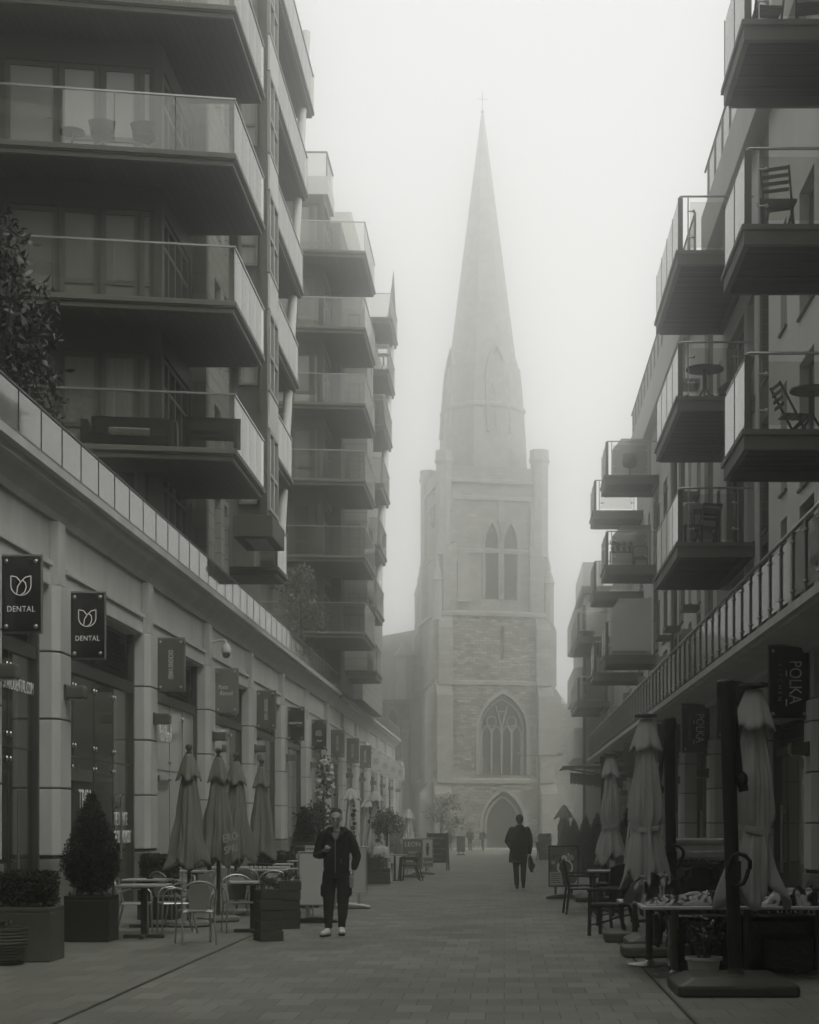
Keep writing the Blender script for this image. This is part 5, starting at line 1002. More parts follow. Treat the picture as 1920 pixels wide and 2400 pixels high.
for lab,x0,y0,n,rz in (('in the leaning stack under the second parasol',2.05,19.9,5,R(95)),('in the stack behind the nearest parasol',3.05,20.6,6,R(100))):
    for k in range(n):
        l_ = f'{ORD[k]} black stacking chair from the walkway, {lab}'
        dup(rc,(x0+k*.11,y0-.01*k,.02+k*.0),rz,l_,'stacked chairs '+lab)
# long table under bin bags, nearest on that side
for i,(lab,x0,x1) in enumerate((('pale topped table at the walkway end of the bag covered row',1.40,2.15),('pale topped table in the middle of the bag covered row, behind the mast',2.16,2.89),('pale topped table at the outer end of the bag covered row',2.90,3.65))):
    t = T('cafe_table',lab,'table',((x0+x1)/2,17.25,0),0,'pale tables under black bags'); w = x1-x0-.006
    b = MB(); b.box(-w/2,w/2,-.38,.38,.715,.745); b.build('table_top','table_white',t,bevel=.005); b = MB(); b.tube([(0,.05,.04),(0,.05,.715)],.04,12); b.build('column','mid_metal',t,smooth=2); b = MB(); b.lathe([(.01,.003),(.23,.003),(.23,.02),(.06,.045),(.03,.08)],(0,.05,0),26); b.build('base','steel',t,smooth=2)
for lab,x,y in (('round steel table base showing under the bag covered row, farther back',1.62,18.6),):
    t = T('cafe_table',lab,'table',(x,y,0),0,'pale tables under black bags'); b = MB(); b.box(-.34,.34,-.34,.34,.70,.73); b.build('table_top','table_white',t,bevel=.005); b = MB(); b.tube([(0,0,.04),(0,0,.70)],.04,12); b.build('column','mid_metal',t,smooth=2); b = MB(); b.lathe([(.01,.003),(.24,.003),(.24,.02),(.06,.045),(.03,.08)],(0,0,0),26); b.build('base','steel',t,smooth=2)
def bag(label, loc, w, d, h, seed, rz=0, group='black plastic bags on the tables'):
    t = T('plastic_bag',label,'bag',loc,rz,group); b = MB(); rg = np.random.default_rng(seed); n = 44; ph = rg.random(8)*6.28; fr = rg.random((8,2))*14-7
    o = []
    for i in range(n+1):
        for j in range(n+1):
            u,v = i/n*2-1, j/n*2-1; e = (abs(u)**4+abs(v)**4)**.25; z = h*max(0,1-e**3.5)
            z *= .75+.45*mnoise.fractal(Vector((u*1.5+seed,v*1.5,0)),1.0,2.1,3); z += .035*(1-abs(mnoise.noise(Vector((u*5*w,v*5*d,seed))))*2.2)*max(0,1-e**6)
            b.v.append((u*w/2*(1+.04*math.sin(9*v+seed)),v*d/2*(1+.05*math.sin(8*u)),max(.003,z)))
    for i in range(n):
        for j in range(n): a = i*(n+1)+j; b.f.append((a,a+1,a+n+2,a+n+1))
    o2 = len(b.v); b.add([(-w/2,-d/2,0.001),(w/2,-d/2,0.001),(w/2,d/2,0.001),(-w/2,d/2,0.001)],[(3,2,1,0)]); b.build('sheet','bin_bag',t,smooth=True); return t
bag('shiny black bag heaped highest at the walkway end of the table row',(1.62,18.0,.74),.62,.6,.30,3,.15); bag('flat black plastic sheet across the tables beneath the second parasol',(1.98,17.35,.746),1.05,.62,.10,5); bag('crumpled black plastic sheet on the tables beyond the nearest parasol canopy',(3.05,17.3,.746),.95,.62,.16,9,.05)
t = T('cushion_pile','dark upholstered pile stored under the bag covered tables in shade','furniture',(2.6,17.6,0)); b = MB(); b.box(-.85,.95,-.1,.3,.004,.62); b.build('lower_block','bin_bag',t,bevel=.06)
b = MB(); b.box(-.7,-.2,-.22,-.11,.05,.5); b.build('bundle','bin_bag',t,bevel=.05); b = MB(); b.box(.1,.7,-.24,-.11,.02,.42); b.build('bundle','bin_bag',t,bevel=.05)
b = MB(); t = T('wrapped_pile','pile of trays wrapped in clear film, behind the second parasol mast','wrapped pile',(3.1,26.6,0)); b.box(-.42,.42,-.3,.3,.004,1.30); b.build('trays','table_top',t,bevel=.03); b = MB(); b.box(-.43,.43,-.31,.31,1.02,1.16); b.box(-.44,.44,-.32,.32,1.24,1.35); b.build('film','cling_film',t,bevel=.03)
t = T('pole','pale bare pole leaning between two closed taupe parasols','pole',(2.25,30.5,0)); b = MB(); b.tube([(-.15,0,0),(.07,.1,1.66)],.028,8); b.build('shaft','lettering_grey',t); b = MB(); b.tube([(.068,.1,1.64),(.075,.1,1.70)],.034,8); b.build('cap','dark_metal',t)

# ------------------------------------------------------------------ boards and lamp post
def posterboard(label, loc, rz, w, z0, z1, face, frame, group=None, foot='plastic', name='poster_board', fd=.06):
    t = T(name,label,'sign board',loc,rz,group); b = MB(); f = .03
    b.box(-w/2,w/2,-.02,.02,z0,z0+f); b.box(-w/2,w/2,-.02,.02,z1-f,z1); b.box(-w/2,-w/2+f,-.019,.019,z0+f,z1-f); b.box(w/2-f,w/2,-.019,.019,z0+f,z1-f); b.build('frame',frame,t,bevel=.008)
    b = MB(); b.box(-w/2+f*.5,w/2-f*.5,-.012,.012,z0+f*.5,z1-f*.5); b.build('panel',face,t)
    for s in (-.22,.22): b = MB(); b.box(s*w*1.2-.025,s*w*1.2+.025,-.012,.012,.08,z0); b.build('post',frame,t)
    b = MB(); n = 10; b.ext([(-w*.58,-.2,.012)]+[(-w*.58+1.16*w*k/n,-.2,.05+.055*math.sin(math.pi*k/n)) for k in range(n+1)]+[(w*.58,-.2,.012)],(0,.4,0)); b.build('base','planter_grey' if foot == 'plastic' else foot,t,bevel=.03); return t
t = posterboard('pale blank poster board on a dark rounded base, behind the man with the phone',(-2.99,26.6,0),R(-4),.62,.27,1.14,'board_grey','alu',foot='planter_black')
t = posterboard('pale price board with dark heading, just past the man with the phone',(-2.89,31.0,0),R(6),.68,.28,1.16,'board_pale','alu',foot='alu')
text('TREATMENTS & DEALS',.062,(.0,-.0135,.92),'lettering_dark',t,sx=.72)
for k in range(7): b = MB(); b.box(-.22+.03*(k%2),.22-.04*(k%3),-.0135,-.0125,.44+k*.055,.447+k*.055); b.build('printed_line','lettering_grey',t)
t = posterboard('small black menu stand with white cards, left of the man with the phone',(-4.0,33.6,0),0,.52,.62,1.2,'chalkboard','dark_metal',name='menu_stand'); text('NAVITAR',.065,(-.12,-.014,1.12),'lettering_grey',t,sx=.9); b = MB(); b.box(-.02,.22,-.016,-.0125,.72,1.14); b.build('card','board_pale',t); b = MB(); b.lathe([(.001,0),(.075,0)],(0,0,0),18,caps=False); b.v = [(x-.13,-.0135,y+.92) for x,y,z in b.v]; b.build('badge','lettering_grey',t)
for k in range(4): b = MB(); b.box(0,.19,-.0175,-.0165,.82+k*.08,.84+k*.08); b.build('printed_line','lettering_dark',t)
t = posterboard('grey salon board with large rounded lettering beside the black plastic chairs',(-2.77,50.3,gz(50)),R(2),.64,.24,1.18,'sign_taupe','alu',foot='planter_grey'); text('LEON',.20,(0,-.0135,1.0),'lettering_light',t,sx=.95); text('NAILS',.10,(0,-.0135,.76),'lettering_light',t); text('WAXING',.10,(0,-.0135,.63),'lettering_light',t); text('LASHES',.10,(0,-.0135,.50),'lettering_light',t)
t = posterboard('picture poster board half hidden behind the grey salon board',(-2.62,53.8,gz(54)),R(2),.66,.24,1.2,'sign_taupe','alu',foot='planter_grey'); b = MB(); b.box(-.05,.29,-.0135,-.0125,.55,1.14); b.build('picture','board_grey',t); b = MB(); b.ball((.14,-.013,.98),.05,8,1,.05,1); b.tube([(.14,-.014,.92),(.14,-.014,.62)],[.06,.03],8,rb=[.004,.004]); b.build('printed_figure','lettering_dark',t); text('Leon',.16,(.16,-.0135,.42),'lettering_light',t)
t = T('chalkboard','black chalkboard A frame with handwritten specials, beside the grey salon boards','chalkboard',(-2.38,59.4,gz(59.4)),R(-6)); b = MB()
for s in (-1,1):
    fr = MB(); y0 = s*.30
    for sx in (-1,1): fr.bar((sx*.37,y0,0),(sx*.36,s*.02,1.36),.05,.03)
    fr.bar((-.37,s*.03,1.33),(.37,s*.03,1.33),.05,.03); fr.bar((-.37,s*.24,.30),(.37,s*.24,.30),.04,.03); o = fr.build('frame','crate_wood',t)
    p = MB(); p.ext([(-.34,s*.235,.32),(.34,s*.235,.32),(.34,s*.028,1.31),(-.34,s*.028,1.31)],(0,.012,0)); p.build('slate','chalkboard',t)
for k,(s_,w_) in enumerate((('Specials',.15),('8am',.13),('Coffee + Cake',.11),('Brunch',.13),('Soup',.13))):
    z = 1.17-k*.19; o = text(s_,w_,(0,-.03-(1.33-z)*.205,z),'lettering_grey',t,shear=.3,name='chalk_writing')
t = posterboard('small leaning board in the haze before the church door people',(-2.6,100,gz(100)),0,.5,.2,1.15,'sign_grey','dark_metal',foot='planter_black')
t = posterboard('dark framed food poster board on a rounded base by the walkway groove',(1.25,35.0,0),R(-3),.64,.245,1.12,'poster','black_metal',foot='planter_black')
for k in range(16):
    a = k*2.4; x,z = .22*math.cos(a)*(k%5)/4, .80+.22*math.sin(a)*(k%5)/4; b = MB(); b.lathe([(.001,0),(.025+.02*(k%3),0)],(0,0,0),14,caps=False); b.v = [(x+vx,-.0132-.0002*k,z+vy) for vx,vy,vz in b.v]; b.build('printed_dish',['lettering_grey','poster_dark','sign_taupe','lettering_light'][k%4],t)
for cx_,cz_,rr in ((.03,.66,.17),(.18,.42,.13)): b = MB(); b.lathe([(rr*.8,0),(rr,0)],(0,0,0),26,caps=False); b.v = [(cx_+x,-.0175,cz_+y) for x,y,z in b.v]; b.build('printed_plate','lettering_light',t)
b = MB(); b.box(-.29,-.02,-.0185,-.0175,.29,.56); b.build('card','board_pale',t)
for k in range(5): b = MB(); b.box(-.26,-.06-.03*(k%2),-.0195,-.0187,.33+k*.045,.345+k*.045); b.build('printed_line','lettering_dark',t)
t = T('street_lamp','slender lamp post with two arms and small square heads before the church','street lamp',(2.33,110,gz(110)+.0)); H_ = 6.45; b = MB(); b.tube([(0,0,0),(0,0,1.2),(0,0,1.25),(0,0,H_)],[.11,.11,.075,.06],10); b.build('post','lamp_post',t,smooth=2); b = MB(); b.bar((-1.35,0,H_),(1.4,0,H_),.07); b.build('arm','lamp_post',t)
for s in (-1.35,1.4): b = MB(); b.box(s-.18,s+.18,-.2,.2,H_-.02,H_+.22) ; b.build('lamp_head','lamp_post',t,bevel=.04)
b = MB(); b.box(-.1,.1,-.1,.1,H_-.9,H_-.4); b.build('control_box','lamp_post',t,bevel=.02)
# ------------------------------------------------------------------ people: lofted limbs fused into one continuous surface
def fuse(b, name, m, parent, vox=.012, sm=6):
    o = b.build(name,m,parent,smooth=True); r = o.modifiers.new('fuse','REMESH'); r.mode = 'VOXEL'; r.voxel_size = vox; r.use_smooth_shade = True
    s = o.modifiers.new('relax','SMOOTH'); s.iterations = sm; s.factor = .5; return o
def limb(b, pts, ra, rb=None, n=12):
    ra = ra if isinstance(ra,list) else [ra]*len(pts); b.tube(pts,ra,n,rb=rb); rb = rb or ra; b.ball(pts[0],ra[0]*.98,10); b.ball(pts[-1],ra[-1]*.98,10)
def hand(b, w, d, up, curl=.5, s=1.0, thumb=1):      # wrist point, pointing direction, palm normal
    w, d, u = Vector(w), Vector(d).normalized(), Vector(up); u = (u-d*u.dot(d)).normalized(); a = d.cross(u)
    for k in range(4): b.tube([w+a*(k-1.5)*.014, w+d*.045+a*(k-1.5)*.019, w+d*.085+a*(k-1.5)*.021],[.014,.013,.011],8)
    for k,L_ in enumerate((.062,.078,.084,.072)):
        p = w+d*.085+a*(k-1.5)*.021; q1 = p+(d*math.cos(curl)+u*math.sin(curl))*L_*.42; q2 = q1+(d*math.cos(curl*2.2)+u*math.sin(curl*2.2))*L_*.32; q3 = q2+(d*math.cos(curl*3.2)+u*math.sin(curl*3.2))*L_*.26
        b.tube([p,q1,q2,q3],[.0105,.0098,.009,.0078],8)
    p = w+d*.03+a*.026*thumb; b.tube([p,p+(d*.6+a*.5*thumb+u*.5)*.045,p+(d*.9+a*.35*thumb+u*.9)*.07],[.013,.0115,.009],8)
def head(b, c, fwd, tiltz=0):       # egg of a skull, jaw, nose, brow, ears; fwd = facing direction in plan
    c = Vector(c); f = Vector((fwd[0],fwd[1],tiltz)).normalized(); s = Vector((-f.y,f.x,0)).normalized(); u = s.cross(f)*-1 if s.cross(f).z < 0 else s.cross(f)
    P_ = lambda x,y,z: c+s*x+f*y+u*z
    b.ball(P_(0,-.015,.03),.093,14,.86,1.02,1.0); b.tube([P_(0,.012,.02),P_(0,.03,-.05),P_(0,.045,-.105)],[.074,.060,.030],12); b.ball(P_(0,.05,-.10),.026,8)
    b.tube([P_(0,.088,.02),P_(0,.105,-.022)],[.010,.015],8); b.tube([P_(-.045,.075,.035),P_(0,.088,.04),P_(.045,.075,.035)],[.013,.014,.013],8); b.tube([P_(-.022,.085,-.062),P_(.022,.085,-.062)],.009,6)
    for x in (-1,1): b.ball(P_(x*.08,-.005,-.005),.026,8,.5,.8,1.2)
    return P_
m1 = T('person','man in a black zipped hoodie walking forward, looking down at a phone','person',(-2.37,23.5,0))
b = MB(); PH = head(b,(0,-.045,1.66),(0,-1),-.34)
limb(b,[(0,.015,1.42),(0,.0,1.50),(0,-.015,1.58)],[.06,.052,.05]); b.tube([(0,0,.92),(0,.0,1.12),(0,0,1.30),(0,.01,1.42)],[.135,.13,.15,.10],16,rb=[.085,.085,.10,.07])
limb(b,[(-.165,.01,1.43),(-.25,.03,1.16),(-.165,-.17,1.19)],[.05,.038,.027]); limb(b,[(.165,.01,1.43),(.265,.03,1.15),(.25,-.03,.94)],[.05,.038,.027])
hand(b,(-.155,-.19,1.195),(.45,-.75,.25),(.25,.2,1),.75,thumb=-1); hand(b,(.25,-.035,.93),(-.1,-.12,-1),(-.9,-.2,0),.8,thumb=1)
limb(b,[(-.085,0,.93),(-.088,-.06,.52),(-.10,-.06,.10)],[.085,.055,.038]); limb(b,[(.085,0,.93),(.085,-.03,.52),(.068,.06,.12)],[.085,.055,.038]); fuse(b,'body','skin',m1,.0085,4)
b = MB(); rn = [(0,0,.88),(0,.0,.98),(0,0,1.12),(0,0,1.28),(0,.005,1.40),(0,.012,1.47)]; b.tube(rn,[.165,.185,.185,.19,.172,.10],20,rb=[.135,.145,.14,.14,.12,.085])
limb(b,[(-.165,.01,1.425),(-.235,.02,1.29),(-.275,.035,1.13),(-.225,-.09,1.14),(-.165,-.165,1.185)],[.075,.07,.066,.06,.045]); limb(b,[(.165,.01,1.425),(.235,.02,1.29),(.285,.035,1.12),(.265,-.0,1.02),(.252,-.03,.955)],[.075,.07,.066,.058,.043])
b.tube([(.13,-.05,1.475),(.125,.06,1.49),(0,.115,1.485),(-.125,.06,1.49),(-.13,-.05,1.475)],[.035,.05,.07,.05,.035],10); b.tube([(-.13,-.05,1.475),(-.06,-.115,1.40),(-.02,-.135,1.33)],[.035,.025,.012],8); b.tube([(.13,-.05,1.475),(.06,-.115,1.40),(.02,-.135,1.33)],[.035,.025,.012],8)
b.tube([(-.19,0,.90),(0,-.14,.885),(.19,0,.90),(0,.14,.885),(-.19,0,.90)],.02,8)
hd = fuse(b,'hooded_jacket','black_cloth',m1,.013,5)
b = MB(); b.tube([(0,-.150,1.34),(0,-.152,1.2),(0,-.156,1.0),(0,-.158,.89)],.0065,6); b.build('zip','steel',hd); b = MB(); b.box(.075,.083,-.158,-.15,1.03,1.09); b.build('zip_pull','steel',hd)
b = MB(); b.ext([(-.055,-.105,1.46),(.055,-.105,1.46),(.03,-.13,1.385),(0,-.138,1.35),(-.03,-.13,1.385)],(0,.03,0)); b.build('tshirt','tshirt',m1)
b = MB(); b.tube([(0,0,.82),(0,0,.93)],[.19,.165],18,rb=[.135,.12])
limb(b,[(-.095,0,.86),(-.105,-.03,.70),(-.10,-.065,.50),(-.105,-.07,.30),(-.105,-.065,.15)],[.105,.098,.082,.072,.05]); limb(b,[(.095,0,.86),(.105,-.02,.70),(.10,-.035,.50),(.085,.02,.30),(.07,.06,.16)],[.105,.098,.082,.072,.05])
b.box(-.218,-.18,-.09,.05,.56,.72); b.box(.18,.218,-.08,.06,.56,.72)
for x,y in ((-.105,-.067),(.07,.06)): b.tube([(x,y,.115),(x,y,.165)],.056,12)
fuse(b,'cargo_trousers','black_trousers',m1,.013,4)
for x,y,rzz,lift in ((-.115,-.10,.12,0),(.072,.03,-.05,.015)):
    b = MB(); b.tube([(x,y+.06,.055+lift),(x,y-.02,.06+lift),(x-rzz*.3,y-.10,.05+lift),(x-rzz*.5,y-.17,.042+lift*.4)],[.038,.045,.048,.035],12,rb=[.05,.055,.042,.026]); b.tube([(x,y+.035,.05+lift),(x,y+.03,.125+lift)],.042,10); o = fuse(b,'shoe','trainer',m1,.01,3)
    s_ = MB(); s_.prism([(x-.045,y+.10),(x+.045,y+.10),(x+.05-rzz*.2,y-.08),(x+.035-rzz*.5,y-.19),(x-.035-rzz*.5,y-.19),(x-.05-rzz*.2,y-.08)],.003+lift*.6,.03+lift*.6); s_.build('sole','rubber',o,bevel=.008)
b = MB(); c = PH(0,-.03,.05); b.ball(PH(0,-.042,.066),.092,14,.90,1.0,.86); b.ball(PH(0,-.055,.0),.080,12,.95,.8,1); h_ = fuse(b,'hair','hair',m1,.012,3)
b = MB()
for x in (-.033,.033): b.ball(PH(x,.078,.012),.010,8,1.3,.6,.5)
b.build('eyes','hair',m1)
b = MB()
for x in (-.033,.033): b.bar(PH(x-.018,.088,.047),PH(x+.018,.088,.045),.005,.006)
b.build('eyebrows','hair',m1)
b = MB(); b.bar((-.095,-.275,1.215),(-.105,-.215,1.285),.072,.009,up=(0,-.6,.8)); tag(b.build('phone','phone',None,bevel=.003),'dark mobile phone held up in the hand of the man in the hoodie','phone'); bpy.data.objects['phone'].location = (-2.37,23.5,0)
t = T('water_bottle','clear half empty water bottle hanging from the hand of the man in the hoodie','bottle',(-2.37+.215,23.5-.06,.68)); b = MB(); b.lathe([(.02,0),(.031,.01),(.032,.06),(.029,.08),(.032,.10),(.031,.14),(.02,.175),(.012,.19),(.012,.205)],(0,0,0),18); b.build('bottle_body','bottle_plastic',t,smooth=2); b = MB(); b.lathe([(.014,.198),(.014,.22),(.002,.222)],(0,0,0),12); b.build('cap','lettering_light',t)
def coat_walker(label, loc, rz, coat=True, bag=True, scale=1.0, hem=.63, away=1):   # seen from behind, walking along +y
    t = T('person',label,'person',loc,rz); t.scale = (scale,)*3
    b = MB(); PQ = head(b,(-.0,.03,1.665),(0,1),-.1); limb(b,[(0,.0,1.44),(0,.01,1.58)],[.06,.054]); b.tube([(0,0,.92),(0,0,1.2),(0,0,1.42)],[.14,.14,.10],16,rb=[.09,.10,.07])
    limb(b,[(-.18,0,1.44),(-.285,-.05,1.17),(-.20,.06,1.0)],[.05,.038,.028]); limb(b,[(.18,0,1.44),(.25,-.02,1.13),(.235,.03,.86)],[.05,.038,.028]); hand(b,(.235,.03,.87),(0,.08,-1),(-1,.1,0),.9,thumb=-1); hand(b,(-.20,.06,1.0),(.3,.5,-.8),(1,0,0),.4)
    limb(b,[(-.08,0,.93),(-.075,.05,.52),(-.06,.02,.09)],[.085,.055,.038]); limb(b,[(.08,0,.93),(.085,.02,.52),(.08,-.14,.16)],[.085,.055,.038]); fuse(b,'body','skin',t,.0085,4)
    b = MB()
    if coat: b.tube([(-.04,-.01,hem),(-.03,0,.80),(-.01,0,1.0),(0,0,1.2),(0,.0,1.38),(0,.01,1.47),(0,.015,1.55)],[.225,.225,.215,.21,.205,.15,.065],20,rb=[.165,.165,.155,.15,.13,.10,.065])
    else: b.tube([(0,0,.88),(0,0,1.1),(0,0,1.38),(0,.01,1.47),(0,.015,1.55)],[.2,.2,.2,.14,.065],20,rb=[.14,.15,.13,.10,.065])
    limb(b,[(-.18,0,1.43),(-.25,-.03,1.28),(-.30,-.05,1.15),(-.21,.05,1.0)],[.082,.076,.07,.055]); limb(b,[(.18,0,1.43),(.235,-.01,1.28),(.26,-.01,1.12),(.242,.02,.88)],[.082,.076,.068,.05]); b.tube([(-.08,-.03,1.52),(0,-.06,1.54),(.08,-.03,1.52),(.05,.06,1.5)],[.022,.022,.022,.016],8)
    fuse(b,'coat' if coat else 'jacket','wool_coat',t,.014,4)
    b = MB(); b.tube([(0,0,.82),(0,0,.96)],[.17,.165],16,rb=[.12,.115]); limb(b,[(-.09,0,.86),(-.085,.05,.52),(-.065,.02,.12)],[.095,.075,.062]); limb(b,[(.09,0,.86),(.095,.02,.52),(.085,-.13,.20)],[.095,.075,.062]); fuse(b,'trousers','black_trousers',t,.014,4)
    b = MB(); b.tube([(-.06,-.04,.05),(-.06,.06,.05),(-.065,.17,.035)],[.04,.045,.032],10,rb=[.045,.045,.025]); fuse(b,'shoe','black_cloth',t,.012,2); b = MB(); b.tube([(.085,-.19,.17),(.088,-.14,.09),(.092,-.06,.04)],[.042,.046,.034],10); fuse(b,'shoe','black_cloth',t,.012,2)
    b = MB(); b.ball(PQ(0,-.028,.025),.102,14,.93,1.0,1.08); b.ball(PQ(0,-.045,-.04),.075,10); fuse(b,'hair','hair',t,.012,3); return t
coat_walker('man in a dark knee length coat walking away up the street, seen from behind','' or (.37,40.0,0),0)
t = T('folded_jacket','dark jacket and pouch hanging from the hand of the man in the long coat','jacket',(.37+.245,40.04,0)); b = MB(); b.tube([(0,0,.82),(.01,0,.72),(.03,.0,.55),(.05,0,.40)],[.03,.055,.075,.04],12,rb=[.025,.05,.05,.03]); b.ball((.075,.02,.56),.065,8,1,.8,1.1); fuse(b,'cloth','black_cloth',t,.014,3)
coat_walker('hazy figure in a dark jacket standing near the small board before the church',(-2.56,125,gz(125)),0,coat=False,scale=.98); coat_walker('hazy figure closest to the church door, just off its left jamb',(-1.62,127,gz(127)),2.6,coat=False,scale=.94); coat_walker('hazy figure in a longer coat half hidden behind the chalkboard',(-4.0,122,gz(122)),.6,coat=True,scale=.93)
# ------------------------------------------------------------------ things left on the balconies
def slat_chair(label, loc, rz, group=None):
    t = T('folding_chair',label,'chair',loc,rz,group); m = 'black_metal'
    b = MB()
    for k in range(4): b.box(-.2,.2,-.2+k*.1,-.12+k*.1,.43,.45)
    b.build('seat',m,t); b = MB()
    for k in range(4): z = .56+k*.10; b.box(-.2,.2,.22+k*.02,.235+k*.02,z,z+.055)
    b.build('backrest',m,t)
    for s in (-1,1): b = MB(); b.bar((s*.21,-.22,0),(s*.21,.30,.92),.03); b.build('leg',m,t); b = MB(); b.bar((s*.185,.24,0),(s*.185,-.2,.44),.03); b.build('leg',m,t)
    return t
def round_tab(label, loc, r=.34, h=.72, name='bistro_table'):
    t = T(name,label,'table',loc); b = MB(); b.lathe([(.01,h-.03),(r,h-.03),(r,h),(.01,h)],(0,0,0),28); b.build('table_top','dark_metal',t); b = MB(); b.tube([(0,0,.3),(0,0,h-.03)],.045,10)
    for k in range(3): a = k*2.1+.3; b.tube([(0,0,.34),(.16*math.cos(a),.16*math.sin(a),.12),(.28*math.cos(a),.28*math.sin(a),.01)],.02,6)
    b.build('column','dark_metal',t); return t
a_ = slat_chair('folding slatted chair on the near boxed balcony one floor above the bistro set',(4.12,25.0,10.425),R(160)); dup(a_,(4.0,25.2,13.445),R(185),'slatted bench like chair on the topmost boxed balcony'); dup(a_,(4.62,25.1,13.445),R(170),'second slatted chair on the topmost boxed balcony, towards the wall'); dup(a_,(4.45,25.6,7.405),R(100),'folding chair beside the round table on the lowest near balcony')
dup(a_,(4.3,35.3,7.405),R(200),'dark folding chair at the square table on the balcony with a frosted screen')
t = T('side_table','low black folded table leaning in front of the slatted chair on the near balcony','table',(4.05,24.72,10.425)); b = MB(); b.box(-.26,.3,-.02,.22,.40,.44); b.build('table_top','black_metal',t)
for x in (-.2,.24): b = MB(); b.bar((x,0,0),(x,.18,.40),.03); b.build('leg','black_metal',t)
round_tab('round table on the lowest near boxed balcony, beside a folding chair',(4.62,25.0,7.405),.33,.70); round_tab('round dark table standing alone on the middle balcony of the second stack',(4.22,35.0,10.425),.40,.72)
t = T('pair_of_shoes','dark shoes lined up behind the glass under the round balcony table','shoes',(4.1,34.72,10.425))
for k,x in enumerate((-.28,.12,.24,.42)): b = MB(); b.ball((x,0,.05),.06,8,1.2,1.6,.75); b.build('shoe','black_cloth',t,smooth=True)
t = T('wicker_chair','dark high backed lounge chair at the wall end of the round table balcony','chair',(4.86,35.1,10.425),R(-80)); b = MB(); b.box(-.26,.26,-.28,.24,.28,.40); b.build('seat','rattan',t,bevel=.03); b = MB(); b.ext([(-.27,.2,.38),(.27,.2,.38),(.24,.34,1.0),(-.24,.34,1.0)],(0,.05,0)); b.build('backrest','rattan',t,bevel=.03)
for sx in (-1,1): b = MB(); b.box(sx*.24-.02,sx*.24+.02,-.26,.22,.003,.28); b.build('leg','rattan',t)
t = T('square_table','small square table with chairs pushed under it on the frosted screen balcony','table',(4.22,34.9,7.405)); b = MB(); b.box(-.3,.3,-.25,.25,.70,.73); b.build('table_top','black_metal',t)
for sx in (-1,1):
    for sy in (-1,1): b = MB(); b.box(sx*.26-.015,sx*.26+.015,sy*.21-.015,sy*.21+.015,.002,.70); b.build('leg','black_metal',t)
t = T('stool','low dark stool half under the square balcony table','stool',(3.95,34.75,7.405)); b = MB(); b.box(-.2,.2,-.14,.14,.36,.40); b.build('seat','black_metal',t)
for sx in (-1,1): b = MB(); b.box(sx*.17-.015,sx*.17+.015,-.12,.12,.002,.36); b.build('leg','black_metal',t)
t = T('shell_chair','pale moulded shell chair on the top balcony of the third stack','chair',(4.25,56.4,13.275),R(200)); b = MB(); b.lathe([(.02,.36),(.2,.38),(.26,.5),(.25,.8)],(0,0,0),16,fn=lambda r,z,a,i:(r,z if math.sin(a) > -.2 or z < .5 else .52)); b.build('shell','sign_taupe',t,smooth=True); b = MB(); b.tube([(0,0,.01),(0,0,.37)],.03,6); b.build('pedestal','dark_metal',t)
t = T('plant_shelf','crowded shelf of flower pots on the middle balcony of the third stack','shelf',(4.0,56.5,10.255)); b = MB(); b.box(-.4,.4,.1,.35,.55,.58); b.box(-.4,.4,.1,.35,.02,.05); b.box(-.4,-.37,.1,.35,.05,.55); b.box(.37,.4,.1,.35,.05,.55); b.build('shelf_frame','dark_metal',t)
for k in range(4): x = -.3+k*.2; b = MB(); b.lathe([(.05,.585),(.075,.72),(.06,.72)],(x,.2,0),12); b.build('pot','planter_grey',t); leaves('foliage',ballpts(60,(x,.2,.82),.11,1,1,1,4),.1,'olive_leaf',t)
t = T('garden_chair','rounded dark garden chair beside the plant shelf on the third stack','chair',(4.65,56.5,10.255),R(170)); b = MB(); b.box(-.24,.24,-.22,.22,.3,.36); b.build('seat','black_metal',t); b = MB(); b.tube([(-.25,.2,.35),(-.25,.25,.62),(-.15,.27,.7),(.15,.27,.7),(.25,.25,.62),(.25,.2,.35)],.025,6); b.build('back_frame','black_metal',t)
for s in (-1,1): b = MB(); b.box(s*.22-.02,s*.22+.02,-.2,.2,.002,.3); b.build('leg','black_metal',t)
t = T('basket','woven basket on the rounded end block balcony','basket',(3.85,77.3,10.222)); b = MB(); b.lathe([(.22,.002),(.3,.25),(.26,.25),(.2,.1)],(0,0,0),16,fn=lambda r,z,a,i:(r*1.25,z)); b.build('weave','rattan',t)
# left block
def shellc(label, loc, rz):
    t = T('lounge_chair',label,'chair',loc,rz,'curved balcony chairs'); b = MB(); n = 12; o = 0
    for i in range(n+1):
        a = R(200+140*i/n)
        for z,r in ((.42,.26),(.80,.33)): b.v.append((r*math.cos(a)*1.1,.02+r*math.sin(a)*.8,z))
    for i in range(n): b.f.append((2*i,2*i+1,2*i+3,2*i+2))
    c = b.build('backrest','planter_grey',t,smooth=True); s_ = c.modifiers.new('thickness','SOLIDIFY'); s_.thickness = .03; b = MB(); b.lathe([(.01,.40),(.27,.40),(.28,.45),(.01,.45)],(0,0,0),18); b.build('seat','planter_grey',t,smooth=2)
    for s in (-1,1): b = MB(); b.bar((s*.3,-.2,.0),(-s*.1,.2,.42),.02); b.build('leg','steel',t); b = MB(); b.bar((s*.28,-.2,.62),(s*.2,.05,.40),.02); b.build('arm_strut','steel',t)
    return t
c1 = shellc('curved lounge chair on the big glass balcony, nearer the doors, of a pair',(-8.15,33.75,15.205),R(5)); dup(c1,(-7.32,33.85,15.205),R(-5),'curved lounge chair of the pair, nearer the balcony corner')
c1.scale = (.82,.82,.75)
for o_ in bpy.data.objects:
    if o_.name.startswith('lounge_chair') and 'nearer the balcony corner' in o_.get('label',''): o_.scale = (.82,.82,.75)
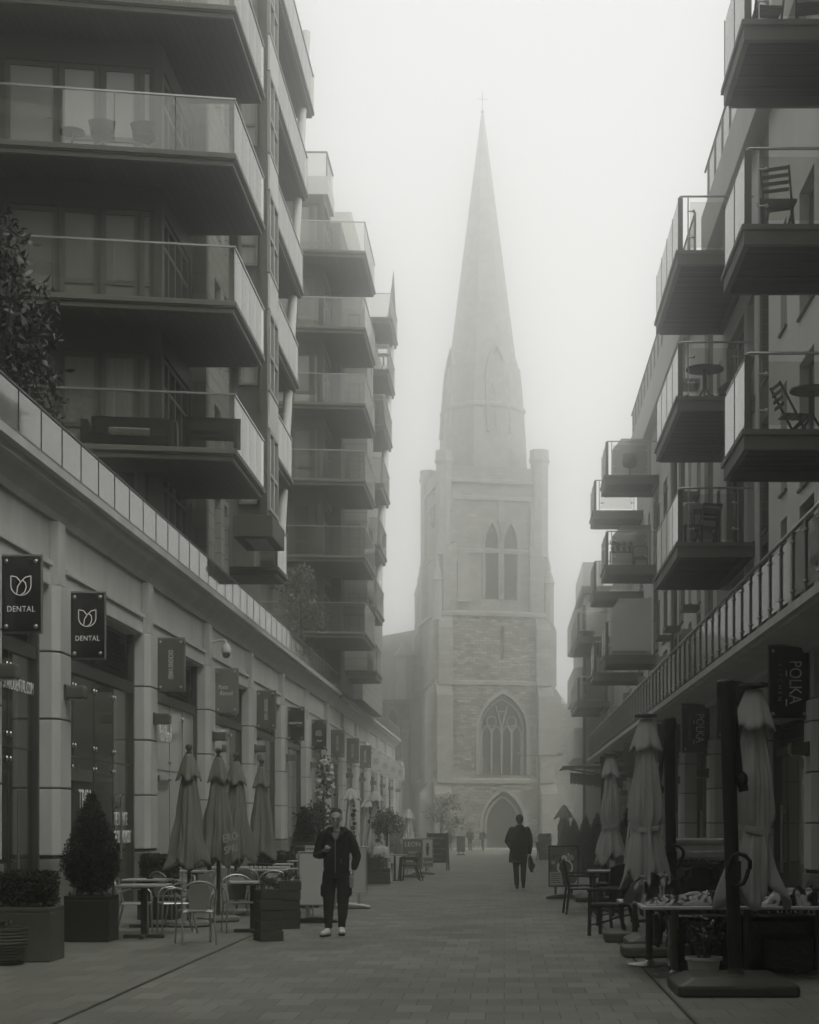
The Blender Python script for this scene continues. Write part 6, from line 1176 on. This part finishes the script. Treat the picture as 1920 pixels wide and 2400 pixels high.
t = T('side_table','low dark table beside the pair of curved lounge chairs','table',(-8.75,33.7,15.205)); b = MB(); b.lathe([(.01,.36),(.25,.36),(.25,.4),(.01,.4)],(0,0,0),20); b.build('table_top','dark_metal',t); b = MB(); b.tube([(0,0,.01),(0,0,.36)],.03,8); b.build('column','dark_metal',t)
t = T('outdoor_sofa','dark outdoor sofa with a patterned cushion on the lowest glass balcony','sofa',(-7.75,34.45,9.205),R(9)); b = MB(); b.box(-.8,.8,-.32,.25,.15,.40); b.build('seat','black_cloth',t,bevel=.04); b = MB(); b.box(-.8,.8,.2,.33,.40,.85); b.build('backrest','black_cloth',t,bevel=.04)
for s in (-1,1): b = MB(); b.box(s*.9-.08,s*.9+.08,-.34,.33,.02,.66); b.build('armrest','dark_metal',t,bevel=.02)
b = MB(); b.box(-.42,.42,-.36,-.28,.32,.50); b.build('cushion','pane_curtain',t,bevel=.03)
t = T('lounge_chair','boxy dark framed armchair at the corner of the lowest glass balcony','chair',(-5.98,34.15,9.205),R(12)); b = MB()
for s in (-1,1): b = MB(); b.box(s*.5-.05,s*.5+.05,-.3,.3,.55,.64); b.box(s*.5-.05,s*.5+.05,-.3,-.2,.02,.549); b.box(s*.5-.05,s*.5+.05,.2,.3,.02,.549); b.build('arm_frame','black_metal',t)
b = MB(); b.box(-.45,.45,-.26,.24,.28,.38); b.build('seat','black_cloth',t,bevel=.02); b = MB(); b.box(-.449,.449,.24,.3,.45,.68); b.box(-.449,.449,-.29,-.24,.56,.64); b.build('backrest','black_metal',t)
for lab,x,y in (('round topped small table with rings on the far fog bound narrow balcony',-5.6,77.2),): round_tab(lab,(x,y,22.505),.3,.8)
t = T('tall_box','rounded dark storage box on the far narrow balcony below the ringed table','box',(-5.75,75.4,19.505)); b = MB(); b.box(-.4,.4,-.2,.4,.002,1.5); b.build('body','mid_metal',t,bevel=.12)
# ------------------------------------------------------------------ fog
hz = MB(); hz.box(-112,112,-32,247,-2.6,68.5); ho = hz.build('haze','sign_white'); ho['kind'] = 'stuff'
hm = bpy.data.materials.new('fog'); hm.use_nodes = True; n_ = hm.node_tree.nodes; n_.remove(n_['Principled BSDF'])
pv = n_.new('ShaderNodeVolumePrincipled'); pv.inputs['Density'].default_value = .0087; pv.inputs['Color'].default_value = (1,1,.99,1); pv.inputs['Anisotropy'].default_value = .972
hm.node_tree.links.new(pv.outputs[0], n_['Material Output'].inputs['Volume']); ho.data.materials.clear(); ho.data.materials.append(hm)
